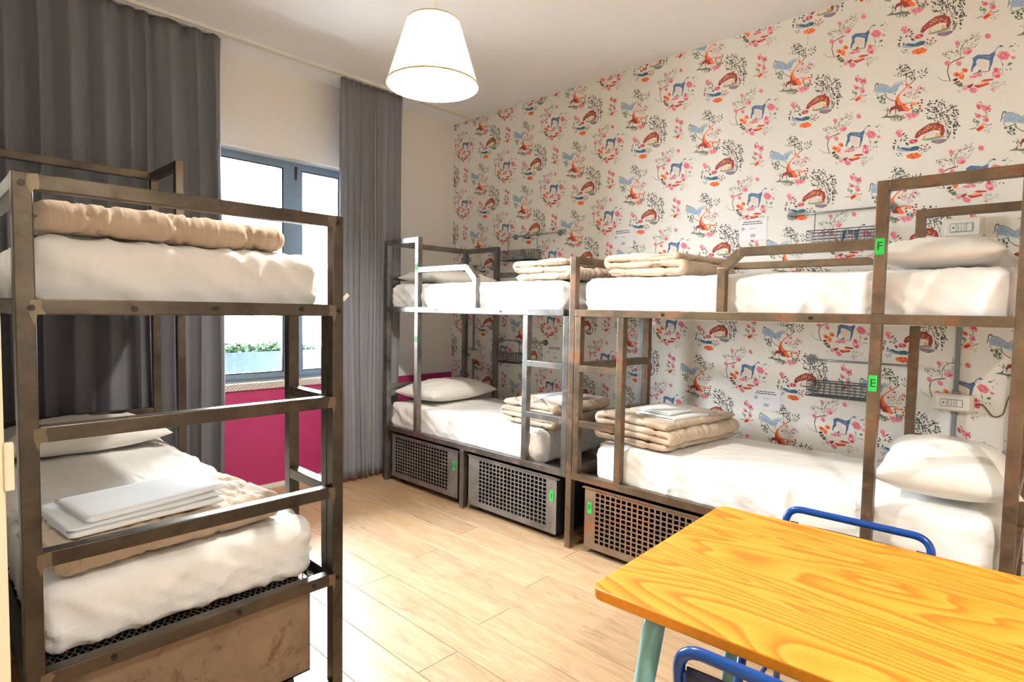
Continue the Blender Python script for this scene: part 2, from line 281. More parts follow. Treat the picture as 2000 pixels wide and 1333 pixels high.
# wallpaper motifs: [ink, x1, z1, x2, z2, ...] in tenths of a millimetre from the motif centre
PAL=[(58, 62, 58), (96, 128, 104), (150, 170, 120), (178, 56, 48), (240, 118, 62), (250, 160, 110), (236, 152, 162), (214, 84, 108), (84, 112, 150), (168, 190, 212), (44, 58, 84), (112, 56, 48), (128, 128, 120), (250, 205, 150), (150, 130, 160), (60, 100, 120), (240, 225, 215), (150, 60, 50)]
MOTIF={
'hound':'11,-1190,-670,-1280,-410,-1320,-410,-1230,-670;11,-1280,-410,-1340,-170,-1370,-170,-1320,-410;11,-1340,-180,-1310,40,-1350,60,-1380,-160;11,-1310,40,-1240,190,-1270,210,-1350,60;11,-1250,180,-1090,260,-1110,300,-1270,220;11,-1090,260,-890,290,-910,340,-1110,300;11,-890,290,-710,340,-730,380,-910,340;11,-890,310,-850,490,-870,510,-910,320;11,-850,500,-870,680,-890,680,-870,500;11,-870,670,-860,820,-880,830,-890,680;11,-860,810,-740,1020,-760,1040,-880,830;11,-740,1020,-570,1110,-580,1130,-750,1040;11,-570,1110,-370,1160,-380,1190,-580,1130;11,-370,1170,-220,1240,-230,1260,-380,1190;12,-1770,-310,-1650,-460,-1640,-450,-1750,-300;12,-1650,-470,-1510,-580,-1500,-560,-1640,-450;12,-1500,-590,-1200,-680,-1200,-660,-1500,-560;12,-1240,430,-1480,600,-1480,580,-1250,410;12,-1480,600,-1620,690,-1630,680,-1480,580;12,-870,820,-600,740,-600,760,-870,830;12,-600,740,-330,720,-340,730,-600,760;12,-940,870,-1040,1050,-1050,1050,-950,870;12,-430,1120,-490,1290,-500,1290,-450,1120;12,-480,1280,-470,1400,-480,1410,-500,1290;12,-1050,870,-1000,830,-950,830,-1000,870;12,-270,1060,-310,1090,-350,1070,-300,1030;12,-260,780,-280,840,-330,880,-300,820;12,-690,1140,-730,1170,-760,1150,-720,1120;12,-1000,600,-950,600,-940,650,-980,650;12,-1300,480,-1340,450,-1330,390,-1300,430;12,-830,1080,-860,1130,-910,1150,-880,1100;12,-1410,650,-1450,710,-1520,740,-1470,670;12,-480,1190,-510,1140,-500,1080,-470,1120;12,-1580,710,-1550,760,-1550,830,-1580,780;12,-1180,700,-1210,760,-1270,810,-1230,740;12,-1110,530,-1050,490,-990,500,-1050,530;12,-1620,710,-1570,700,-1550,740,-1600,750;12,-1050,1050,-1080,1110,-1130,1140,-1100,1080;12,-720,750,-790,760,-830,730,-770,710;12,-470,1150,-510,1190,-550,1190,-510,1140;12,-980,880,-990,920,-1030,950,-1020,900;12,-880,720,-870,760,-890,820,-910,770;12,-680,1110,-730,1110,-740,1060,-700,1070;12,-680,1140,-640,1090,-590,1090,-630,1140;12,-700,590,-670,620,-680,670,-700,640;12,-940,710,-970,700,-970,650,-940,670;12,-270,830,-310,800,-320,740,-280,770;12,-1360,700,-1380,650,-1370,590,-1350,640;12,-320,960,-290,990,-300,1040,-320,1010;12,-980,1080,-970,1030,-930,980,-940,1040;12,-120,1060,-130,1120,-180,1170,-170,1110;12,-810,1190,-780,1150,-730,1130,-770,1180;12,-690,1160,-640,1160,-600,1200,-660,1190;12,-430,1220,-470,1260,-510,1260,-470,1220;12,-650,1080,-690,1110,-730,1090,-680,1060;12,-360,970,-320,990,-330,1040,-360,1020;12,-1390,730,-1350,770,-1350,830,-1390,800;12,-240,1310,-280,1350,-320,1350,-280,1310;12,-970,1010,-920,960,-860,940,-910,990;12,-250,1270,-280,1240,-280,1190,-250,1210;12,-1080,820,-1080,770,-1040,710,-1050,770;12,-730,620,-720,570,-680,520,-690,580;12,-1050,870,-1020,910,-1020,970,-1050,930;12,-620,950,-620,1000,-650,1050,-660,1000;12,-960,730,-1000,770,-1050,780,-1010,730;12,-970,1070,-1030,1060,-1050,1010,-990,1010;12,-1480,730,-1440,770,-1460,830,-1490,800;12,-1520,660,-1480,670,-1480,720,-1510,700;12,-1480,690,-1420,670,-1380,700,-1440,720;12,-800,650,-760,630,-730,660,-780,680;12,-400,930,-440,920,-450,870,-410,880;12,-970,660,-950,690,-970,740,-990,710;12,-530,820,-480,810,-460,850,-510,860;12,-810,1000,-830,950,-810,890,-790,930;12,-1180,780,-1210,830,-1260,850,-1230,800;12,-380,1240,-420,1310,-480,1350,-440,1280;12,-870,520,-930,550,-980,540,-920,510;12,-990,690,-1000,620,-970,550,-960,620;12,-240,1070,-240,1020,-210,980,-210,1030;12,-160,1030,-220,1040,-260,1000,-200,1000;12,-1530,720,-1560,770,-1610,790,-1580,740;12,-1020,940,-1030,980,-1060,1020,-1060,970;12,-1490,640,-1430,630,-1380,650,-1450,660;12,-1040,650,-1050,710,-1090,770,-1080,710;12,-1230,730,-1290,790,-1350,800,-1290,740;12,-1080,730,-1070,670,-1030,610,-1040,680;12,-570,690,-580,740,-620,770,-620,720;12,-1470,580,-1460,620,-1490,670,-1500,620;12,-660,810,-700,780,-700,720,-660,750;12,-750,600,-790,600,-810,560,-760,560;12,-220,1310,-200,1360,-210,1410,-230,1370;12,-1000,930,-950,960,-940,1010,-990,990;12,-970,660,-1000,730,-1060,760,-1020,690;12,-1260,700,-1210,700,-1200,740,-1240,740;1,-790,830,-780,870,-820,910,-820,860;1,-1150,640,-1140,680,-1160,720,-1170,680;1,-630,880,-630,840,-600,800,-600,840;1,-860,780,-830,770,-800,780,-830,800;1,-310,1160,-280,1120,-240,1110,-270,1150;1,-250,940,-230,890,-190,860,-210,900;1,-340,670,-320,710,-350,760,-360,720;1,-1090,680,-1130,700,-1160,670,-1120,650;1,-490,840,-470,810,-440,800,-460,830;1,-860,730,-870,770,-900,800,-890,760;1,-490,930,-480,960,-510,990,-520,960;1,-820,820,-820,790,-800,760,-800,790;1,-470,1200,-470,1160,-450,1130,-450,1160;1,-1000,760,-1020,770,-1030,740,-1010,740;1,-690,1050,-690,1080,-700,1110,-710,1080;1,-1190,730,-1220,710,-1210,670,-1180,690;1,-400,660,-400,690,-430,720,-420,690;1,-1290,560,-1260,550,-1240,580,-1280,590;1,-240,1240,-210,1230,-190,1240,-220,1260;1,-370,1200,-370,1230,-400,1270,-400,1230;1,-250,1100,-220,1110,-220,1150,-250,1140;1,-1080,1100,-1110,1130,-1130,1110,-1100,1090;1,-540,730,-570,750,-610,740,-570,720;1,-1380,880,-1360,900,-1380,930,-1390,910;1,-1250,690,-1210,690,-1200,730,-1240,730;6,260,1040,230,990,200,940,140,960,70,980,40,1050,0,1130,30,1170,60,1230,120,1200,190,1180,220,1110;7,210,1060,170,1030,130,1000,90,1050,50,1110,90,1140,130,1170,170,1110;6,170,1070,150,1030,110,1050,90,1100,110,1130,150,1120;7,60,1080,50,1060,30,1070,30,1100,50,1100;7,220,1120,210,1100,190,1120,190,1140,210,1140;7,130,1190,120,1170,100,1190,100,1210,120,1210;7,100,1000,90,990,70,1000,70,1020,90,1020;7,80,1020,70,1010,60,1020,50,1040,70,1040;6,-910,1050,-930,1010,-960,960,-1020,980,-1070,1000,-1100,1060,-1140,1130,-1110,1170,-1080,1220,-1030,1200,-970,1180,-940,1120;7,-950,1070,-990,1040,-1020,1020,-1050,1060,-1090,1110,-1060,1140,-1020,1170,-990,1120;6,-980,1080,-1000,1050,-1040,1060,-1060,1100,-1040,1130,-1000,1120;7,-930,1020,-940,1010,-950,1020,-950,1040,-940,1040;7,-1070,1050,-1080,1040,-1100,1050,-1100,1070,-1080,1070;7,-920,1090,-930,1070,-950,1080,-950,1100,-940,1100;7,-940,1010,-950,990,-960,1010,-960,1020,-950,1030;7,-1090,1150,-1100,1140,-1110,1150,-1110,1170,-1100,1170;6,-1240,200,-1270,150,-1300,90,-1370,120,-1430,130,-1470,200,-1510,270,-1470,320,-1440,380,-1380,360,-1310,340,-1280,270;7,-1300,210,-1330,180,-1370,150,-1410,210,-1450,260,-1410,290,-1380,320,-1340,270;6,-1330,220,-1350,190,-1390,200,-1420,250,-1400,280,-1350,270;7,-1280,140,-1290,130,-1310,140,-1310,160,-1290,160;7,-1270,150,-1280,140,-1300,150,-1300,170,-1280,170;7,-1420,330,-1430,320,-1450,330,-1450,350,-1430,350;7,-1350,120,-1360,110,-1380,120,-1380,140,-1360,140;7,-1260,170,-1270,160,-1290,170,-1290,190,-1270,190;6,-800,60,-830,20,-850,-30,-920,-10,-980,0,-1010,70,-1050,140,-1020,190,-990,240,-930,220,-860,200,-830,130;7,-850,80,-880,50,-920,20,-960,70,-1000,120,-960,150,-930,180,-890,130;6,-880,90,-900,50,-940,70,-970,110,-950,150,-900,140;7,-850,0,-860,-20,-880,0,-880,20,-860,20;7,-970,190,-980,180,-1000,190,-1000,210,-980,210;7,-990,170,-1000,160,-1020,170,-1020,190,-1000,190;7,-810,60,-820,50,-840,60,-840,80,-820,80;7,-890,-10,-900,-20,-920,-10,-920,10,-900,10;6,-420,620,-420,530,-480,460,-590,420,-690,440,-770,510,-770,590,-710,670,-600,710,-490,690;7,-470,590,-490,540,-490,490,-540,480,-590,440,-600,480,-630,510,-590,550,-560,600,-520,580;4,-850,-450,-890,-490,-920,-540,-990,-510,-1060,-500,-1080,-430,-1130,-370,-1090,-330,-1060,-280,-1000,-300,-930,-320,-900,-380;4,-530,-330,-570,-370,-590,-420,-660,-390,-730,-380,-760,-310,-810,-250,-770,-210,-740,-160,-670,-190,-600,-210,-570,-270;4,-660,-580,-690,-640,-720,-720,-790,-690,-850,-680,-880,-590,-930,-500,-890,-440,-870,-360,-800,-390,-730,-400,-700,-490;5,-740,-440,-750,-500,-780,-530,-810,-520,-840,-470,-850,-410,-840,-360,-820,-330,-780,-340,-760,-380;3,-910,-430,-910,-460,-940,-470,-970,-460,-1000,-440,-1010,-400,-1000,-380,-970,-370,-940,-380,-920,-400;3,-600,-330,-610,-350,-630,-350,-660,-350,-680,-320,-690,-300,-680,-280,-660,-270,-630,-280,-610,-300;0,-1130,-630,-970,-570,-910,-640,-990,-730,-1100,-700;17,-1070,-770,-850,-730,-830,-810,-980,-860;1,-1170,-790,-910,-870,-760,-830,-700,-1040,-860,-1050,-960,-910;8,-400,210,-230,310,-10,270,230,200,340,260,430,310,450,150,390,20,360,-260,300,-430,290,-570,230,-560,250,-320,250,-80,50,30,-110,100,-220,90,-260,-20,-230,-150,-340,-270,-380,-450,-440,-410,-410,-170,-370,10;9,240,80,250,100,250,130,230,110;9,-30,170,-10,180,-10,200,-20,190;9,240,90,210,100,190,90,220,80;9,-80,210,-60,230,-60,260,-80,250;9,-220,120,-210,90,-180,80,-200,110;9,-140,110,-130,130,-140,150,-150,130;9,20,150,0,140,0,110,20,120;9,-20,90,10,80,30,100,0,110;9,210,60,230,30,260,10,240,50;9,90,100,110,80,140,70,120,100;9,110,100,110,120,100,150,90,130;9,110,100,90,100,80,90,100,80;9,190,50,170,60,150,50,170,40;9,-180,130,-200,110,-190,70,-170,90;9,-20,200,-10,210,-10,240,-20,230;9,-100,170,-100,190,-120,200,-120,180;9,140,100,160,110,150,140,140,130;9,-10,140,-20,160,-40,180,-30,150;9,20,80,20,60,40,30,40,60;9,-10,100,0,110,0,140,-20,120;9,-30,100,0,90,20,110,-10,120;9,20,210,-10,230,-30,220,0,200;9,200,130,180,150,160,150,180,130;9,40,150,20,140,0,120,30,120;9,160,70,180,60,190,80,170,90;9,-160,140,-160,120,-160,100,-150,120;9,250,120,260,100,280,90,270,110;9,150,180,160,150,180,150,170,170;9,-190,120,-170,100,-150,100,-160,120;9,110,130,130,130,140,150,120,160;9,-20,110,0,90,10,100,-10,110;9,250,70,230,90,210,80,230,60;9,80,100,90,110,80,140,70,120;9,160,110,180,120,180,150,160,140;9,160,120,180,100,200,90,180,120;9,250,20,280,0,300,-10,280,10;9,-300,140,-310,160,-330,180,-320,150;9,-150,110,-170,100,-180,80,-160,80;9,160,80,180,50,200,20,190,60;9,-310,180,-290,150,-260,140,-280,170;10,320,80,320,40,340,10,340,40;10,210,130,180,130,170,110,190,110;10,-50,50,-40,20,-20,-10,-30,20;10,370,30,390,40,400,60,380,60;10,-50,150,-50,110,-30,80,-30,110;10,300,190,280,210,250,210,280,190;10,-10,50,10,20,40,0,20,30;10,30,150,0,130,0,100,20,120;10,-20,80,-50,70,-60,50,-40,60;10,-280,130,-300,150,-320,140,-300,120;10,-170,180,-180,160,-180,120,-170,150;10,-250,170,-240,200,-250,230,-250,210;10,220,200,210,190,210,170,230,180;10,-190,-20,-170,-30,-150,-20,-180,-10;10,-250,-30,-250,-60,-230,-80,-230,-50;10,-40,190,-50,170,-40,140,-30,160;9,440,280,520,390,480,440,400,320;9,520,390,600,460,570,510,480,440;15,560,470,620,520,740,450,630,420;16,190,-280,170,-370,120,-440,50,-460,-40,-430,-120,-360,-180,-270,-210,-160,-190,-70,-140,0,-60,20,30,-10,110,-80,170,-170;6,1000,-70,940,-150,880,-230,760,-190,640,-160,580,-40,510,80,570,160,620,240,740,200,870,160,930,50;7,900,-40,830,-80,760,-130,680,-40,610,50,680,100,750,140,820,50;6,840,-20,800,-80,710,-50,670,30,710,90,790,60;7,710,180,690,150,660,180,660,210,690,210;7,690,-120,670,-140,640,-120,630,-80,670,-80;7,930,-160,910,-180,870,-160,870,-120,910,-120;7,830,-180,810,-200,770,-180,770,-150,800,-150;7,620,-10,590,-30,560,-10,560,20,590,20;6,1210,-220,1180,-240,1160,-260,1110,-250,1060,-230,1030,-190,1010,-150,1030,-130,1050,-110,1100,-120,1150,-140,1180,-180;7,1170,-200,1140,-220,1110,-230,1080,-200,1050,-170,1080,-160,1100,-140,1140,-170;6,1140,-200,1120,-210,1090,-200,1070,-170,1090,-160,1120,-170;7,1050,-150,1040,-150,1030,-150,1020,-130,1040,-140;7,1120,-240,1120,-250,1100,-240,1100,-230,1110,-230;7,1090,-130,1080,-140,1070,-130,1070,-120,1080,-120;7,1140,-250,1130,-250,1110,-250,1110,-230,1130,-240;7,1080,-130,1070,-140,1060,-130,1060,-120,1070,-120;7,800,130,760,170,710,180,750,140;7,800,-70,820,-40,820,10,800,-30;7,920,-50,960,-40,990,-10,950,-20;7,830,100,800,80,790,20,830,40;7,610,-50,580,-10,540,10,570,-30;7,570,40,520,90,470,100,520,60;7,920,-30,950,-10,950,40,920,20;7,880,-60,910,-60,930,-20,890,-20;7,920,-160,910,-120,880,-80,890,-120;7,860,30,850,-10,860,-60,880,-20;7,850,-60,810,-20,770,-10,810,-40;7,670,-70,670,-120,700,-150,700,-110;7,710,-20,680,0,650,-10,680,-30;7,610,40,580,70,550,80,580,50;7,760,40,740,20,740,-10,760,0;7,960,-50,1000,-70,1040,-60,1000,-40;7,610,10,600,-30,620,-80,630,-40;7,870,80,830,70,830,20,860,40;7,870,110,830,140,780,140,830,110;7,700,-150,690,-90,660,-40,670,-100;7,730,-130,700,-80,660,-70,690,-110;7,600,-20,570,10,530,10,570,-20;1,680,-210,740,-510,750,-520,700,-210;1,740,-510,760,-850,780,-860,750,-520;1,900,-490,1030,-500,1080,-400,960,-380;1,920,-420,1020,-480,1100,-440,1000,-380;12,740,-320,710,-400,740,-490,770,-410;12,630,-530,630,-600,690,-650,680,-580;1,990,-660,1030,-730,1090,-730,1050,-660;12,870,-740,920,-710,930,-630,880,-670;1,910,340,1030,320,1110,380,990,400;12,1080,190,1100,110,1150,40,1130,120;12,1220,260,1270,290,1300,340,1250,320;12,1070,470,1130,420,1190,410,1130,460;12,250,-220,250,-300,280,-380,280,-300;6,710,-840,670,-910,650,-990,580,-980,510,-990,450,-910,380,-840,380,-740,370,-650,430,-610,490,-560,560,-610,630,-650,670,-740;7,610,-620,570,-650,540,-710,480,-660,420,-630,430,-560,410,-490,480,-500,530,-480,560,-550;7,690,-930,640,-950,620,-990,560,-950,490,-920,510,-870,490,-820,560,-830,610,-820,640,-880;16,560,-790,550,-820,530,-830,500,-830,480,-800,460,-770,470,-740,500,-730,520,-730,550,-760;11,-350,-530,-80,-520,250,-570,250,-600,10,-560,-320,-560;0,-170,-470,-80,-420,-40,-480,-130,-520;6,20,-650,-10,-700,-130,-730,-280,-750,-420,-730,-480,-680,-450,-630,-330,-590,-180,-580,-40,-600;7,-20,-680,-10,-650,-30,-620,-40,-640;7,90,-670,110,-640,90,-600,70,-630;7,-420,-670,-390,-700,-350,-690,-390,-660;7,-100,-630,-120,-660,-110,-710,-90,-670;7,-410,-680,-450,-660,-470,-690,-430,-710;7,-60,-650,-40,-630,-50,-590,-70,-610;7,-280,-660,-300,-680,-290,-730,-270,-700;7,-150,-650,-130,-630,-140,-590,-160,-620;7,-90,-680,-90,-710,-60,-740,-50,-700;7,-420,-720,-420,-760,-390,-780,-380,-750;7,-420,-660,-460,-630,-500,-640,-460,-670;7,-60,-700,-20,-750,30,-770,-10,-730;7,-210,-710,-250,-690,-280,-710,-240,-730;7,-280,-700,-300,-730,-280,-770,-260,-740;7,-250,-690,-290,-660,-330,-680,-290,-700;7,-110,-720,-90,-750,-60,-770,-80,-730;7,-120,-640,-120,-600,-140,-560,-140,-600;7,-10,-680,-10,-720,10,-770,10,-720;3,-60,-980,90,-920,440,-970,420,-1040,140,-1030;17,-570,-1080,-350,-1020,-300,-1080,-450,-1210;3,-300,-1110,10,-1090,290,-1120,270,-1200,-120,-1270;5,-210,-1110,10,-1050,220,-1050,290,-1110,-30,-1170;16,-330,-800,-330,-890,-420,-960,-550,-970,-670,-930,-740,-850,-730,-750,-650,-680,-520,-670,-400,-710;6,-120,-1370,-170,-1430,-200,-1480,-290,-1460,-380,-1430,-430,-1350,-480,-1280,-440,-1220,-400,-1170,-310,-1200,-220,-1220,-170,-1300;7,-190,-1350,-240,-1390,-300,-1420,-350,-1360,-410,-1300,-360,-1270,-300,-1230,-250,-1290;6,-240,-1340,-270,-1380,-330,-1360,-360,-1310,-330,-1270,-270,-1290;7,-250,-1450,-270,-1460,-290,-1450,-300,-1430,-270,-1430;7,-230,-1450,-240,-1470,-270,-1450,-270,-1430,-240,-1430;7,-390,-1230,-400,-1250,-430,-1230,-430,-1210,-400,-1210;7,-370,-1220,-380,-1230,-410,-1220,-410,-1200,-380,-1200;7,-300,-1210,-320,-1230,-340,-1210,-340,-1190,-320,-1190;6,-520,-1190,-540,-1240,-590,-1270,-660,-1250,-720,-1200,-740,-1130,-720,-1080,-670,-1060,-600,-1080,-540,-1130;12,-730,-1020,-480,-1040,-480,-1020,-730,-1000;12,-480,-1040,-280,-1000,-290,-980,-480,-1020;1,390,-1460,360,-1430,320,-1440,360,-1460;1,590,-1200,590,-1160,570,-1120,560,-1160;1,880,-1280,890,-1230,860,-1180,860,-1230;1,400,-1360,430,-1340,450,-1300,420,-1320;1,410,-1160,380,-1180,380,-1230,400,-1200;1,870,-1300,860,-1330,880,-1370,890,-1340;1,500,-1180,470,-1180,450,-1220,490,-1210;1,630,-1260,650,-1220,630,-1170,620,-1210;1,470,-1170,500,-1170,520,-1140,480,-1140;1,390,-1270,370,-1290,390,-1330,410,-1300;1,460,-1560,470,-1600,510,-1620,490,-1580;1,540,-1440,560,-1480,600,-1510,580,-1460;1,420,-1220,400,-1190,370,-1190,390,-1220;1,570,-1270,590,-1240,580,-1200,560,-1230;1,610,-1160,580,-1140,560,-1150,590,-1180;1,560,-1360,530,-1380,510,-1420,550,-1400;1,660,-1370,630,-1350,590,-1370,630,-1380;1,760,-1240,800,-1220,820,-1180,780,-1200;1,440,-1480,410,-1460,380,-1450,410,-1480;1,350,-1230,320,-1220,300,-1230,330,-1250;1,830,-1310,840,-1350,860,-1400,850,-1350;1,460,-1440,480,-1400,470,-1360,450,-1390;1,440,-1340,410,-1300,370,-1270,400,-1320;1,410,-1510,400,-1460,370,-1430,380,-1470;1,410,-1440,390,-1480,400,-1530,420,-1490;1,460,-1140,420,-1150,400,-1190,440,-1180;1,520,-1250,490,-1280,500,-1330,520,-1300;1,580,-1210,570,-1170,540,-1160,550,-1190;1,730,-1380,710,-1330,670,-1310,690,-1350;1,630,-1390,630,-1430,660,-1470,660,-1430;1,810,-1310,770,-1290,730,-1300,770,-1320;1,440,-1190,420,-1160,390,-1150,410,-1180;1,460,-1580,440,-1610,440,-1650,460,-1620;1,600,-1360,570,-1370,580,-1410,600,-1390;6,510,-1500,500,-1530,460,-1540,420,-1530,380,-1500,360,-1460,380,-1420,410,-1410,460,-1420,490,-1460;12,-820,-1260,-850,-1270,-860,-1310,-830,-1290;12,-870,-1250,-840,-1270,-820,-1280,-840,-1250;12,-770,-1280,-780,-1250,-800,-1230,-790,-1260;12,-920,-1210,-890,-1200,-900,-1170,-920,-1180;12,-830,-1220,-800,-1250,-770,-1260,-800,-1230;12,-890,-1220,-880,-1200,-880,-1180,-890,-1190;12,-790,-1290,-800,-1320,-790,-1360,-780,-1320;12,-870,-1240,-860,-1210,-870,-1170,-880,-1200;12,-870,-1250,-900,-1250,-910,-1280,-880,-1280;12,-850,-1220,-810,-1230,-790,-1220,-820,-1210',
